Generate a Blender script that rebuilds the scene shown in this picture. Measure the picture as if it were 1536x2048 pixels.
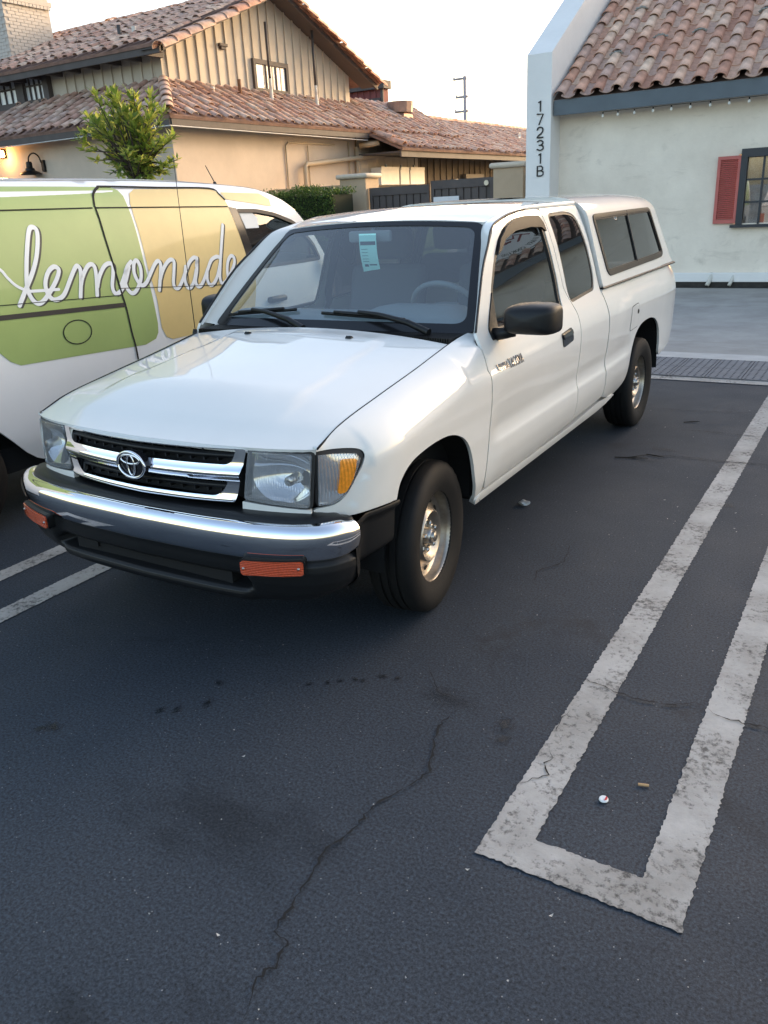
import bpy, bmesh, math, random
import numpy as np
from mathutils import Vector, Matrix, noise
from mathutils.geometry import delaunay_2d_cdt
for o in list(bpy.data.objects): bpy.data.objects.remove(o)
random.seed(7)
SC = bpy.context.scene
COL = SC.collection
R = math.radians
# ---------------------------------------------------------------- camera
CAM_LOC = (2.2109, -2.6692, 1.5789)
YAW, PITCH, ROLL, FPX = 0.55966, -0.36347, -0.05377, 1619.3
cd = bpy.data.cameras.new('camera'); cam = bpy.data.objects.new('camera', cd); COL.objects.link(cam)
_f = Vector((-math.sin(YAW)*math.cos(PITCH), math.cos(YAW)*math.cos(PITCH), math.sin(PITCH)))
_r = Vector((math.cos(YAW), math.sin(YAW), 0)); _u = _r.cross(_f)
_r2 = math.cos(ROLL)*_r+math.sin(ROLL)*_u; _u2 = -math.sin(ROLL)*_r+math.cos(ROLL)*_u
cam.matrix_world = Matrix(((_r2.x,_u2.x,-_f.x,CAM_LOC[0]),(_r2.y,_u2.y,-_f.y,CAM_LOC[1]),(_r2.z,_u2.z,-_f.z,CAM_LOC[2]),(0,0,0,1)))
cd.sensor_fit = 'VERTICAL'; cd.sensor_height = 24; cd.lens = FPX/2048*24
cd.clip_start = .05; cd.clip_end = 3000
SC.camera = cam
# ---------------------------------------------------------------- sky, sun, exposure
SUN_AZ, SUN_EL = R(20), R(12)
w = bpy.data.worlds.new('World'); SC.world = w; w.use_nodes = True
nt = w.node_tree; bg = nt.nodes['Background']
sky = nt.nodes.new('ShaderNodeTexSky'); sky.sky_type = 'NISHITA'; sky.sun_disc = False
sky.sun_elevation = SUN_EL; sky.sun_rotation = SUN_AZ
sky.air_density = 1.0; sky.dust_density = 3.0; sky.ozone_density = 1.0; sky.altitude = 10
wbm = nt.nodes.new('ShaderNodeMix'); wbm.data_type = 'RGBA'; wbm.blend_type = 'MULTIPLY'; wbm.inputs[0].default_value = 1; wbm.inputs[7].default_value = (1.08,1.0,.95,1)   # camera white balance for open shade
nt.links.new(sky.outputs[0], wbm.inputs[6]); nt.links.new(wbm.outputs[2], bg.inputs[0]); bg.inputs[1].default_value = .15
sl = bpy.data.lights.new('sun', 'SUN'); sun = bpy.data.objects.new('sun', sl); COL.objects.link(sun)
sl.energy = .5; sl.angle = R(5); sl.color = (1, .78, .54)
sun.rotation_euler = Vector((math.sin(SUN_AZ)*math.cos(SUN_EL), math.cos(SUN_AZ)*math.cos(SUN_EL), math.sin(SUN_EL))).to_track_quat('Z','Y').to_euler()
SC.view_settings.view_transform = 'Standard'; SC.view_settings.look = 'None'
SC.view_settings.exposure = 2.0; SC.view_settings.gamma = 1
SC.cycles.max_bounces = 6; SC.cycles.transparent_max_bounces = 10
SC.cycles.use_denoising = True
# ---------------------------------------------------------------- materials
MATS = {}
def mat(name, col=(.5,.5,.5), rough=.5, metal=0, spec=.5, coat=0, coat_rough=.05, var=0, vscale=6, bump=0, bscale=40, col2=None, detail=6, rvar=0, bdist=.01):
    if name in MATS: return MATS[name]
    m = bpy.data.materials.new(name); m.use_nodes = True; n = m.node_tree.nodes; l = m.node_tree.links
    b = n['Principled BSDF']
    b.inputs['Base Color'].default_value = (*col,1); b.inputs['Roughness'].default_value = rough
    b.inputs['Metallic'].default_value = metal; b.inputs['Specular IOR Level'].default_value = spec
    b.inputs['Coat Weight'].default_value = coat; b.inputs['Coat Roughness'].default_value = coat_rough
    if var or bump or rvar:
        tc = n.new('ShaderNodeTexCoord')
    if var:
        t = n.new('ShaderNodeTexNoise'); t.inputs['Scale'].default_value = vscale; t.inputs['Detail'].default_value = detail; t.inputs['Roughness'].default_value = .65
        l.new(tc.outputs['Object'], t.inputs['Vector'])
        mx = n.new('ShaderNodeMix'); mx.data_type = 'RGBA'
        rp = n.new('ShaderNodeValToRGB'); rp.color_ramp.elements[0].position = .35; rp.color_ramp.elements[1].position = .68
        l.new(t.outputs[0], rp.inputs[0]); l.new(rp.outputs[0], mx.inputs[0])
        c2 = col2 or tuple(c*(1-var) for c in col)
        mx.inputs[6].default_value = (*c2,1); mx.inputs[7].default_value = (*col,1)
        l.new(mx.outputs[2], b.inputs['Base Color'])
    if rvar:
        t3 = n.new('ShaderNodeTexNoise'); t3.inputs['Scale'].default_value = vscale*1.7; t3.inputs['Detail'].default_value = 5
        l.new(tc.outputs['Object'], t3.inputs['Vector'])
        mr = n.new('ShaderNodeMapRange'); mr.inputs[1].default_value=.3; mr.inputs[2].default_value=.7; mr.inputs[3].default_value = rough-rvar; mr.inputs[4].default_value = rough+rvar
        l.new(t3.outputs[0], mr.inputs[0]); l.new(mr.outputs[0], b.inputs['Roughness'])
    if bump:
        t2 = n.new('ShaderNodeTexNoise'); t2.inputs['Scale'].default_value = bscale; t2.inputs['Detail'].default_value = 5
        l.new(tc.outputs['Object'], t2.inputs['Vector'])
        bp_ = n.new('ShaderNodeBump'); bp_.inputs['Strength'].default_value = bump; bp_.inputs['Distance'].default_value = bdist
        l.new(t2.outputs[0], bp_.inputs['Height']); l.new(bp_.outputs[0], b.inputs['Normal'])
    MATS[name] = m; return m
def glass(name, tint=(.5,.5,.5), ior=1.5, rough=0.0, dust=0):
    if name in MATS: return MATS[name]
    m = bpy.data.materials.new(name); m.use_nodes = True; n = m.node_tree.nodes; l = m.node_tree.links
    n.remove(n['Principled BSDF']); out = n['Material Output']
    tr = n.new('ShaderNodeBsdfTransparent'); tr.inputs[0].default_value = (*tint,1)
    gl = n.new('ShaderNodeBsdfGlossy'); gl.inputs['Roughness'].default_value = rough; gl.inputs[0].default_value = (1,1,1,1)
    # thin pane: Schlick reflectance from the angle of incidence, the same from both sides
    ge = n.new('ShaderNodeNewGeometry'); dt = n.new('ShaderNodeVectorMath'); dt.operation = 'DOT_PRODUCT'; l.new(ge.outputs['Normal'], dt.inputs[0]); l.new(ge.outputs['Incoming'], dt.inputs[1])
    ab = n.new('ShaderNodeMath'); ab.operation = 'ABSOLUTE'; l.new(dt.outputs['Value'], ab.inputs[0])
    om = n.new('ShaderNodeMath'); om.operation = 'SUBTRACT'; om.inputs[0].default_value = 1; om.use_clamp = True; l.new(ab.outputs[0], om.inputs[1])
    pw = n.new('ShaderNodeMath'); pw.operation = 'POWER'; pw.inputs[1].default_value = 5; l.new(om.outputs[0], pw.inputs[0])
    f0 = 2*((ior-1)/(ior+1))**2; fr = n.new('ShaderNodeMath'); fr.operation = 'MULTIPLY_ADD'; fr.inputs[1].default_value = 1-f0; fr.inputs[2].default_value = f0; l.new(pw.outputs[0], fr.inputs[0])
    mx = n.new('ShaderNodeMixShader'); l.new(fr.outputs[0], mx.inputs[0]); l.new(tr.outputs[0], mx.inputs[1]); l.new(gl.outputs[0], mx.inputs[2])
    if dust:
        df = n.new('ShaderNodeBsdfDiffuse'); df.inputs[0].default_value = (.75,.78,.80,1); m2 = n.new('ShaderNodeMixShader'); m2.inputs[0].default_value = dust
        l.new(mx.outputs[0], m2.inputs[1]); l.new(df.outputs[0], m2.inputs[2]); mx = m2
    l.new(mx.outputs[0], out.inputs[0]); MATS[name] = m; return m
def emit(name, col, s):
    if name in MATS: return MATS[name]
    m = bpy.data.materials.new(name); m.use_nodes = True; b = m.node_tree.nodes['Principled BSDF']
    b.inputs['Base Color'].default_value = (*col,1); b.inputs['Emission Color'].default_value = (*col,1); b.inputs['Emission Strength'].default_value = s
    MATS[name] = m; return m
# ---------------------------------------------------------------- object helpers
WORLD = {}
def link(o, parent=None):
    COL.objects.link(o)
    if parent is not None:
        o.parent = parent; o.matrix_parent_inverse = WORLD.get(parent.name, Matrix()).inverted()
    WORLD[o.name] = Matrix()
    return o
def thing(name, label, cat, loc=(0,0,0), group=None):
    o = bpy.data.objects.new(name, None); o.empty_display_size = .1; COL.objects.link(o); o.location = loc
    WORLD[o.name] = Matrix.Translation(loc); tag(o, label, cat, group); return o
def tag(o, label=None, cat=None, group=None, kind=None):
    if label: o['label'] = label
    if cat: o['category'] = cat
    if group: o['group'] = group
    if kind: o['kind'] = kind
    return o
def mesh(name, V, F, m, parent=None, smooth=False, ang=None):
    me = bpy.data.meshes.new(name); me.from_pydata([tuple(v) for v in V], [], [tuple(f) for f in F]); me.update()
    if m: me.materials.append(m)
    if smooth:
        me.polygons.foreach_set('use_smooth', [True]*len(me.polygons))
        if ang: me.set_sharp_from_angle(angle=R(ang))
    return link(bpy.data.objects.new(name, me), parent)
class MB:
    def __init__(s): s.V=[]; s.F=[]
    def add(s, V, F):
        k=len(s.V); s.V += [tuple(v) for v in V]; s.F += [tuple(i+k for i in f) for f in F]; return s
    def box(s, a, b, bev=0, M=None):
        (x0,y0,z0),(x1,y1,z1_) = a,b
        if bev:
            e=bev; V=[]; F=[]
            bm=bmesh.new(); bmesh.ops.create_cube(bm,size=1)
            for v in bm.verts: v.co=Vector((lerp(x0,x1,v.co.x+.5),lerp(y0,y1,v.co.y+.5),lerp(z0,z1_,v.co.z+.5)))
            bmesh.ops.bevel(bm,geom=bm.edges[:],offset=e,segments=2,affect='EDGES',profile=.5)
            bm.verts.index_update(); V=[v.co.copy() for v in bm.verts]; F=[[v.index for v in f.verts] for f in bm.faces]; bm.free()
        else:
            V=[Vector((x,y,z)) for x in (x0,x1) for y in (y0,y1) for z in (z0,z1_)]
            F=[(0,1,3,2),(4,6,7,5),(0,4,5,1),(2,3,7,6),(0,2,6,4),(1,5,7,3)]
        if M: V=[M@v for v in V]
        return s.add(V,F)
    def tube(s, pts, r, n=10, cap=True):
        pts=[Vector(p) for p in pts]; rs=r if isinstance(r,(list,tuple)) else [r]*len(pts); V=[];F=[]
        up=None
        for i,p in enumerate(pts):
            d=(pts[min(i+1,len(pts)-1)]-pts[max(i-1,0)]).normalized()
            if up is None: up=Vector((0,0,1)) if abs(d.z)<.9 else Vector((1,0,0))
            a=d.cross(up).normalized(); b=a.cross(d).normalized(); up=b
            for k in range(n):
                t=2*math.pi*k/n; V.append(p+a*math.cos(t)*rs[i]+b*math.sin(t)*rs[i])
        for i in range(len(pts)-1):
            for k in range(n): F.append((i*n+k,i*n+(k+1)%n,(i+1)*n+(k+1)%n,(i+1)*n+k))
        if cap: F.append(tuple(range(n))[::-1]); F.append(tuple(range((len(pts)-1)*n,len(pts)*n)))
        return s.add(V,F)
    def lathe(s, prof, c, axis='x', n=48, sgn=1, closed=False):
        # prof: (axial, radius) pairs
        V=[];F=[]; c=Vector(c)
        for a,r in prof:
            for k in range(n):
                t=2*math.pi*k/n; p,q=r*math.cos(t),r*math.sin(t)
                V.append(c+(Vector((a*sgn,p,q)) if axis=='x' else Vector((p,q,a)) if axis=='z' else Vector((p,a,q))))
        for i in range(len(prof)-1):
            for k in range(n): F.append((i*n+k,i*n+(k+1)%n,(i+1)*n+(k+1)%n,(i+1)*n+k))
        return s.add(V,F)
    def prism(s, poly, fn, d0, d1):
        # poly 2d, fn(a,b,d)->3d
        n=len(poly); V=[fn(a,b,d0) for a,b in poly]+[fn(a,b,d1) for a,b in poly]
        F=[tuple(range(n)),tuple(range(2*n-1,n-1,-1))]+[(i,i+n,(i+1)%n+n,(i+1)%n) for i in range(n)]
        return s.add(V,F)
    def grid(s, fn, nu, nv):
        V=[fn(i/nu,j/nv) for i in range(nu+1) for j in range(nv+1)]
        F=[(i*(nv+1)+j,(i+1)*(nv+1)+j,(i+1)*(nv+1)+j+1,i*(nv+1)+j+1) for i in range(nu) for j in range(nv)]
        return s.add(V,F)
    def fix(s, thr=1e-5):
        bm=bmesh.new(); vs=[bm.verts.new(v) for v in s.V]
        for f in s.F:
            try: bm.faces.new([vs[i] for i in f])
            except ValueError: pass
        bmesh.ops.remove_doubles(bm,verts=bm.verts,dist=thr); bmesh.ops.recalc_face_normals(bm,faces=bm.faces)
        bm.verts.index_update(); s.V=[tuple(v.co) for v in bm.verts]; s.F=[tuple(v.index for v in f.verts) for f in bm.faces]; bm.free(); return s
    def obj(s, name, m, parent=None, smooth=False, ang=None, fix=True):
        if fix: s.fix()
        return mesh(name, s.V, s.F, m, parent, smooth, ang)
def copy_tree(o, M, parent=None, newname=None):
    # copy of an object and its parts, moved by matrix M (about the world origin)
    c=o.copy(); COL.objects.link(c)
    if parent is None:
        c.matrix_basis = M @ o.matrix_basis
    else: c.parent=parent
    for ch in o.children: copy_tree(ch, M, c)
    return c
# ---------------------------------------------------------------- curves and surfaces
def lerp(a,b,t): return a+(b-a)*t
def tab(x,T):
    if x<=T[0][0]: return T[0][1]
    for (a,b),(c,d) in zip(T,T[1:]):
        if x<=c: return b+(d-b)*(x-a)/(c-a)
    return T[-1][1]
def sm(x,a=0.,b=1.):
    t=min(1,max(0,(x-a)/(b-a)));return t*t*(3-2*t)
class Spl:
    def __init__(s,T):
        s.x=[a for a,b in T];s.y=[b for a,b in T];n=len(T);h=[s.x[i+1]-s.x[i] for i in range(n-1)];d=[(s.y[i+1]-s.y[i])/h[i] for i in range(n-1)]
        m=[0]*n;m[0]=d[0];m[-1]=d[-1]
        for i in range(1,n-1):
            m[i]=0 if d[i-1]*d[i]<=0 else (h[i-1]+h[i])*3/((2*h[i]+h[i-1])/d[i-1]+(h[i]+2*h[i-1])/d[i])
        s.m=m
    def __call__(s,x):
        X=s.x
        if x<=X[0]: return s.y[0]+s.m[0]*(x-X[0])
        if x>=X[-1]: return s.y[-1]+s.m[-1]*(x-X[-1])
        i=0
        while x>X[i+1]: i+=1
        h=X[i+1]-X[i];t=(x-X[i])/h
        return (2*t**3-3*t*t+1)*s.y[i]+(t**3-2*t*t+t)*h*s.m[i]+(-2*t**3+3*t*t)*s.y[i+1]+(t**3-t*t)*h*s.m[i+1]
def resamp(poly, sp, closed=True):
    out=[]; n=len(poly)
    for i in range(n if closed else n-1):
        a,b=poly[i],poly[(i+1)%n]; d=math.dist(a,b); k=max(1,int(math.ceil(d/sp)))
        for j in range(k): out.append(tuple(lerp(a[c],b[c],j/k) for c in range(len(a))))
    if not closed: out.append(tuple(poly[-1]))
    return out
def rnd(poly, r, seg=5):
    # round the corners of a 2d polygon (r number or list)
    out=[];n=len(poly)
    for i in range(n):
        p=Vector(poly[i]);a=Vector(poly[i-1]);b=Vector(poly[(i+1)%n]); rr=r[i] if isinstance(r,(list,tuple)) else r
        da=(a-p);db=(b-p); k=min(rr,da.length*.48,db.length*.48)
        if k<1e-5: out.append(tuple(p)); continue
        A=p+da.normalized()*k;B=p+db.normalized()*k
        for j in range(seg+1):
            t=j/seg; q=(1-t)**2*A+2*t*(1-t)*p+t*t*B; out.append(tuple(q))
    return out
def cat(pts, n=6, closed=False):
    # catmull-rom through points
    P=[Vector(p) for p in pts]; out=[]; N=len(P)
    rng=range(N) if closed else range(N-1)
    for i in rng:
        p0=P[i-1] if (closed or i>0) else P[0]*2-P[1]; p1=P[i]; p2=P[(i+1)%N]; p3=P[(i+2)%N] if (closed or i+2<N) else P[-1]*2-P[-2]
        for j in range(n):
            t=j/n; out.append(tuple(.5*((2*p1)+(p2-p0)*t+(2*p0-5*p1+4*p2-p3)*t*t+(3*p1-p0-3*p2+p3)*t**3)))
    if not closed: out.append(tuple(P[-1]))
    return out
def inside(px,py,poly):
    c=np.zeros(px.shape,bool); n=len(poly)
    for i in range(n):
        x1,y1=poly[i]; x2,y2=poly[(i+1)%n]
        if y1==y2: continue
        k=((y1>py)!=(y2>py))&(px<(x2-x1)*(py-y1)/(y2-y1)+x1); c^=k
    return c
def inset(poly, d):
    # move a 2d polygon inwards by d
    n=len(poly); A=sum(poly[i][0]*poly[(i+1)%n][1]-poly[(i+1)%n][0]*poly[i][1] for i in range(n)); s=1 if A>0 else -1; out=[]
    for i in range(n):
        a=Vector(poly[i-1]);p=Vector(poly[i]);b=Vector(poly[(i+1)%n])
        e1=(p-a); e2=(b-p)
        if e1.length<1e-9 or e2.length<1e-9: out.append(tuple(p)); continue
        e1.normalize(); e2.normalize()
        n1=Vector((-e1.y,e1.x))*s; n2=Vector((-e2.y,e2.x))*s; m=(n1+n2)
        if m.length<1e-6: out.append(tuple(p+n1*d)); continue
        m.normalize(); k=d/max(.5,m.dot(n1)); out.append(tuple(p+m*k))
    return out
def patch(name, outer, mp, sp, m, parent, holes=(), flange=.014, sx=1, hint=(1,0,0), off=0, hflange=None):
    """surface over the 2d region outer minus holes, lifted by mp(a,b), edges turned in by flange"""
    hf = flange if hflange is None else hflange
    loops=[resamp(outer,sp)]+[resamp(h,sp) for h in holes]
    pts=[];edges=[]
    for L in loops:
        k=len(pts); pts+=[(float(a),float(b)) for a,b in L]; edges+=[(k+i,k+(i+1)%len(L)) for i in range(len(L))]
    P=np.array(pts); a0,b0=P.min(0);a1,b1=P.max(0)
    gx,gy=np.meshgrid(np.arange(a0+sp*.37,a1,sp),np.arange(b0+sp*.41,b1,sp)); gx=gx.ravel();gy=gy.ravel()
    ok=inside(gx,gy,loops[0])
    for h in loops[1:]: ok&=~inside(gx,gy,h)
    gx=gx[ok];gy=gy[ok]
    if len(gx):
        dm=np.full(len(gx),1e9)
        for q in P: dm=np.minimum(dm,(gx-q[0])**2+(gy-q[1])**2)
        k=dm>(.55*sp)**2; gx=gx[k];gy=gy[k]
    allp=[Vector(p) for p in pts]+[Vector((x,y)) for x,y in zip(gx,gy)]
    vs,es,fs,ov,_,_=delaunay_2d_cdt(allp,edges,[],0,1e-7)
    T=np.array([f[:] for f in fs]); X=np.array([v[:] for v in vs])
    cx=X[T].mean(1); k=inside(cx[:,0],cx[:,1],loops[0])
    for h in loops[1:]: k&=~inside(cx[:,0],cx[:,1],h)
    T=T[k]
    H=Vector(hint); e=1e-3; V=[];N=[]
    for a,b in X:
        p=Vector(mp(a,b)); da=Vector(mp(a+e,b))-Vector(mp(a-e,b)); db=Vector(mp(a,b+e))-Vector(mp(a,b-e))
        n=da.cross(db); n=n.normalized() if n.length>1e-12 else H.copy()
        if n.dot(H)<0: n=-n
        V.append(p+n*off);N.append(n)
    F=[]
    for t in T:
        t=[int(i) for i in t]
        g=(V[t[1]]-V[t[0]]).cross(V[t[2]]-V[t[0]])
        if g.dot(N[t[0]])<0: t=t[::-1]
        F.append(tuple(t))
    # flanges
    inv={}
    for newi,olds in enumerate(ov):
        for o_ in olds: inv[o_]=newi
    k0=0; sharp=len(V)
    for li,L in enumerate(loops):
        fl = flange if li==0 else hf
        n_=len(L); ids=[inv.get(k0+i,None) for i in range(n_)]; k0+=n_
        if not fl: continue
        ids=[i for i in ids if i is not None]; n_=len(ids); s0=len(V)
        for i in ids: V.append(V[i].copy()); N.append(Vector((0,0,0)))
        for i in ids: V.append(V[i]-N[i]*fl); N.append(Vector((0,0,0)))
        for i in range(n_):
            j=(i+1)%n_; F.append((s0+i,s0+j,s0+n_+j,s0+n_+i))
    if sx<0:
        for i in range(len(V)): V[i]=Vector((-V[i].x,V[i].y,V[i].z)); N[i]=Vector((-N[i].x,N[i].y,N[i].z))
        F=[f[::-1] for f in F]
    o=mesh(name,V,F,m,parent,True)
    o.data.normals_split_custom_set_from_vertices([tuple(n) for n in N])
    return o
def ring(name, outer, inner, mp, sp, m, parent, **k):
    return patch(name, outer, mp, sp, m, parent, holes=[inner], **k)
# ---------------------------------------------------------------- vector lettering (no font files): simple stroke glyphs
def ribbon(strokes, w, fn, depth=.002):
    """flat ribbons of width w along 2d strokes, lifted by fn(a,b,d)"""
    mb=MB()
    for S in strokes:
        S=[Vector(p) for p in S]; n=len(S); L=[];Rr=[]
        for i,p in enumerate(S):
            d=(S[min(i+1,n-1)]-S[max(i-1,0)]); d=d.normalized() if d.length>1e-9 else Vector((1,0)); q=Vector((-d.y,d.x))*w/2
            L.append(p+q);Rr.append(p-q)
        V=[fn(p.x,p.y,depth) for p in L]+[fn(p.x,p.y,depth) for p in Rr]+[fn(p.x,p.y,0) for p in L]+[fn(p.x,p.y,0) for p in Rr]
        F=[]
        for i in range(n-1): F+=[(i,i+1,n+i+1,n+i),(i,2*n+i,2*n+i+1,i+1),(n+i,n+i+1,3*n+i+1,3*n+i)]
        F+=[(0,n,3*n,2*n),(n-1,3*n-1,4*n-1,2*n-1)]
        mb.add(V,F)
        for p in (S[0],S[-1]):
            c=12; V=[fn(p.x+math.cos(2*math.pi*i/c)*w/2,p.y+math.sin(2*math.pi*i/c)*w/2,depth*.97) for i in range(c)]
            mb.add(V,[tuple(range(c))])
    return mb
GL={'T':[[(0,1),(1,1)],[(.5,1),(.5,0)]],'O':[[(.5,0),(.1,.2),(0,.5),(.1,.8),(.5,1),(.9,.8),(1,.5),(.9,.2),(.5,0)]],'Y':[[(0,1),(.5,.5),(1,1)],[(.5,.5),(.5,0)]],
'A':[[(0,0),(.5,1),(1,0)],[(.2,.38),(.8,.38)]],'C':[[(.95,.85),(.6,1),(.15,.82),(0,.5),(.15,.18),(.6,0),(.95,.15)]],'M':[[(0,0),(0,1),(.5,.3),(1,1),(1,0)]],
'U':[[(0,1),(0,.25),(.25,0),(.75,0),(1,.25),(1,1)]],'L':[[(0,1),(0,0),(.9,0)]],'I':[[(.5,0),(.5,1)]],'N':[[(0,0),(0,1),(1,0),(1,1)]],'R':[[(0,0),(0,1),(.7,1),(.95,.85),(.95,.65),(.7,.5),(0,.5)],[(.5,.5),(1,0)]],
'K':[[(0,0),(0,1)],[(.95,1),(0,.42)],[(.3,.6),(1,0)]],'G':[[(.95,.85),(.6,1),(.15,.82),(0,.5),(.15,.18),(.6,0),(.95,.15),(.95,.48),(.6,.48)]],'S':[[(.9,.85),(.5,1),(.1,.85),(.1,.6),(.9,.4),(.9,.15),(.5,0),(.08,.15)]],
'H':[[(0,0),(0,1)],[(1,0),(1,1)],[(0,.5),(1,.5)]],'P':[[(0,0),(0,1),(.7,1),(.95,.85),(.95,.62),(.7,.47),(0,.47)]],'E':[[(.9,1),(0,1),(0,0),(.9,0)],[(0,.5),(.75,.5)]],
'1':[[(.3,.85),(.55,1),(.55,0)]],'7':[[(.05,1),(.95,1),(.35,0)]],'2':[[(.05,.75),(.2,.95),(.5,1),(.85,.9),(.9,.65),(.7,.42),(.02,0),(.95,0)]],'3':[[(.08,.88),(.45,1),(.85,.88),(.88,.66),(.6,.53),(.35,.53)],[(.6,.53),(.92,.4),(.92,.14),(.5,0),(.05,.12)]],
'B':[[(.05,0),(.05,1),(.6,1),(.85,.88),(.85,.64),(.6,.53),(.05,.53)],[(.6,.53),(.95,.4),(.95,.13),(.65,0),(.05,0)]],' ':[]}
def words(s, h, w, gap):
    out=[];x=0
    for c in s:
        for st in GL[c]: out.append([(x+a*w,b*h) for a,b in st])
        x+=w+gap
    return out
# ================================================================ the white pickup truck
PAINT = mat('white_car_paint', (.74,.735,.705), .5, coat=1, coat_rough=.025, var=.05, vscale=2.2, detail=10)
CHROME = mat('chrome', (.86,.86,.88), .045, 1)
BLACK = mat('black_plastic', (.008,.0085,.0095), .44, spec=.32, bump=.15, bscale=900, bdist=.001)
GLOSSBLK = mat('gloss_black', (.012,.012,.014), .16)
SEAL = mat('rubber_seal', (.012,.012,.013), .55)
DARK = mat('under_body_black', (.003,.003,.0035), .9)
TYRE = mat('tyre_rubber', (.007,.007,.0075), .7, spec=.3, var=.3, vscale=18, bump=.3, bscale=120, bdist=.002)
STEEL = mat('painted_steel_wheel', (.46,.41,.35), .34, .9, var=.35, vscale=16)
NUT = mat('bare_steel', (.5,.48,.45), .3, 1)
GREYIN = mat('grey_interior_plastic', (.20,.22,.24), .6, bump=.1, bscale=300, bdist=.001)
CLOTH = mat('grey_seat_cloth', (.11,.12,.14), .9, bump=.3, bscale=400, bdist=.002)
WGLASS = glass('windshield_glass', (.74,.84,.84), 1.75, 0, dust=.055)
SGLASS = glass('side_glass', (.30,.31,.30), 1.75, 0, dust=.01)
DGLASS = glass('dark_tinted_glass', (.13,.115,.10), 1.7, 0, dust=.006)
CLEAR = glass('clear_lens', (.92,.94,.95), 1.5, .02, dust=.10)
AMBER = mat('amber_lens', (.95,.33,.02), .2, coat=1, var=.35, vscale=90)
ORANGE = mat('orange_lens', (.80,.10,.02), .22, coat=1, var=.3, vscale=140)
def addwave(m,axis,period,dist):
    n=m.node_tree.nodes; l=m.node_tree.links; tc=n.new('ShaderNodeTexCoord'); wv=n.new('ShaderNodeTexWave'); wv.bands_direction=axis; wv.inputs['Scale'].default_value=.314/period; l.new(tc.outputs['Object'],wv.inputs['Vector'])
    b_=n.new('ShaderNodeBump'); b_.inputs['Distance'].default_value=dist; l.new(wv.outputs[0],b_.inputs['Height']); l.new(b_.outputs[0],n['Principled BSDF'].inputs['Normal'])
addwave(ORANGE,'Z',.0062,.003); addwave(AMBER,'Y',.010,.002)
REFL = mat('reflector_mirror', (.97,.98,1.0), .06, 1)
def lensmat(name,axis,period,dif):
    m=bpy.data.materials.new(name); m.use_nodes=True; n=m.node_tree.nodes; l=m.node_tree.links; n.remove(n['Principled BSDF']); out=n['Material Output']
    tc=n.new('ShaderNodeTexCoord'); wv=n.new('ShaderNodeTexWave'); wv.wave_type='BANDS'; wv.bands_direction=axis; wv.inputs['Scale'].default_value=.314/period; l.new(tc.outputs['Object'],wv.inputs['Vector'])
    bm_=n.new('ShaderNodeBump'); bm_.inputs['Strength'].default_value=1; bm_.inputs['Distance'].default_value=period*.5; l.new(wv.outputs[0],bm_.inputs['Height'])
    tr=n.new('ShaderNodeBsdfTransparent'); tr.inputs[0].default_value=(.95,.97,.98,1); gl=n.new('ShaderNodeBsdfGlossy'); gl.inputs['Roughness'].default_value=.06; l.new(bm_.outputs[0],gl.inputs['Normal'])
    df=n.new('ShaderNodeBsdfDiffuse'); df.inputs[0].default_value=(.8,.85,.9,1); l.new(bm_.outputs[0],df.inputs['Normal'])
    m1=n.new('ShaderNodeMixShader'); m1.inputs[0].default_value=.36; l.new(tr.outputs[0],m1.inputs[1]); l.new(gl.outputs[0],m1.inputs[2]); m2=n.new('ShaderNodeMixShader'); m2.inputs[0].default_value=dif; l.new(m1.outputs[0],m2.inputs[1]); l.new(df.outputs[0],m2.inputs[2]); l.new(m2.outputs[0],out.inputs[0]); return m
FLUTE=lensmat('fluted_lens','X',.0085,.15); FLUTEY=lensmat('fluted_corner_lens','Y',.0085,.14)
GAPM = mat('panel_gap_shadow', (.01,.01,.01), .9)

SIDE=Spl([(0.34,.778),(.38,.797),(.45,.820),(.52,.831),(.575,.832),(.61,.822),(.64,.8185),(.70,.826),(.78,.834),(.85,.838),(.895,.836),(.93,.829),(1.0,.803),(1.06,.772),(1.2,.732),(1.35,.685),(1.49,.625),(1.56,.58)])
PLAIN=Spl([(0.34,.778),(.38,.797),(.45,.815),(.58,.825),(.70,.830),(.80,.834),(.85,.834),(.895,.830),(.93,.823),(1.0,.800),(1.06,.772),(1.2,.732),(1.35,.685),(1.49,.625),(1.56,.58)])
BLF=Spl([(-.60,.55),(-.568,.62),(-.527,.707),(-.488,.766),(-.439,.83),(-.35,.877),(-.215,.901),(.012,.905),(.4,.895),(1.2,.93)])
BLR=Spl([(2.2,.80),(2.33,.905),(2.5,.95),(2.775,.965),(3.2,.965),(3.62,.94),(4.1,.90)])
def ntaper(y):
    d=max(0,-.3-y);return .9*d*d+3*d**4
def SX(y,z):
    w=sm(y,.40,.55)*(1-sm(y,2.55,2.75))
    x=lerp(PLAIN(z),SIDE(z),w)-ntaper(y)
    if y<1.3:
        f=1-sm(y,.5,1.25); k=BLF(y)-z
        x+= .011*f*sm(k,-.012,.012)*(1-sm(k,.02,.35))
    if y>2.1: x-= .012*sm(y,2.1,2.6)
    if y>2.25:
        k=BLR(y)-z; x+=.010*sm(y,2.25,2.5)*sm(k,-.015,.015)*(1-sm(k,.03,.35))*(1-sm(y,3.3,3.8))
    if y>3.5: x-= .03*((y-3.5)/.5)**2
    return x
ZG=Spl([(-.70,.838),(-.645,.850),(-.505,.895),(-.242,.94),(.02,.98),(.23,1.016),(.30,1.028),(.42,1.044),(.52,1.050)])
LT=.24
def z1(y): return ZG(y)-lerp(.14,.062,sm(y,.08,.42))
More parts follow.
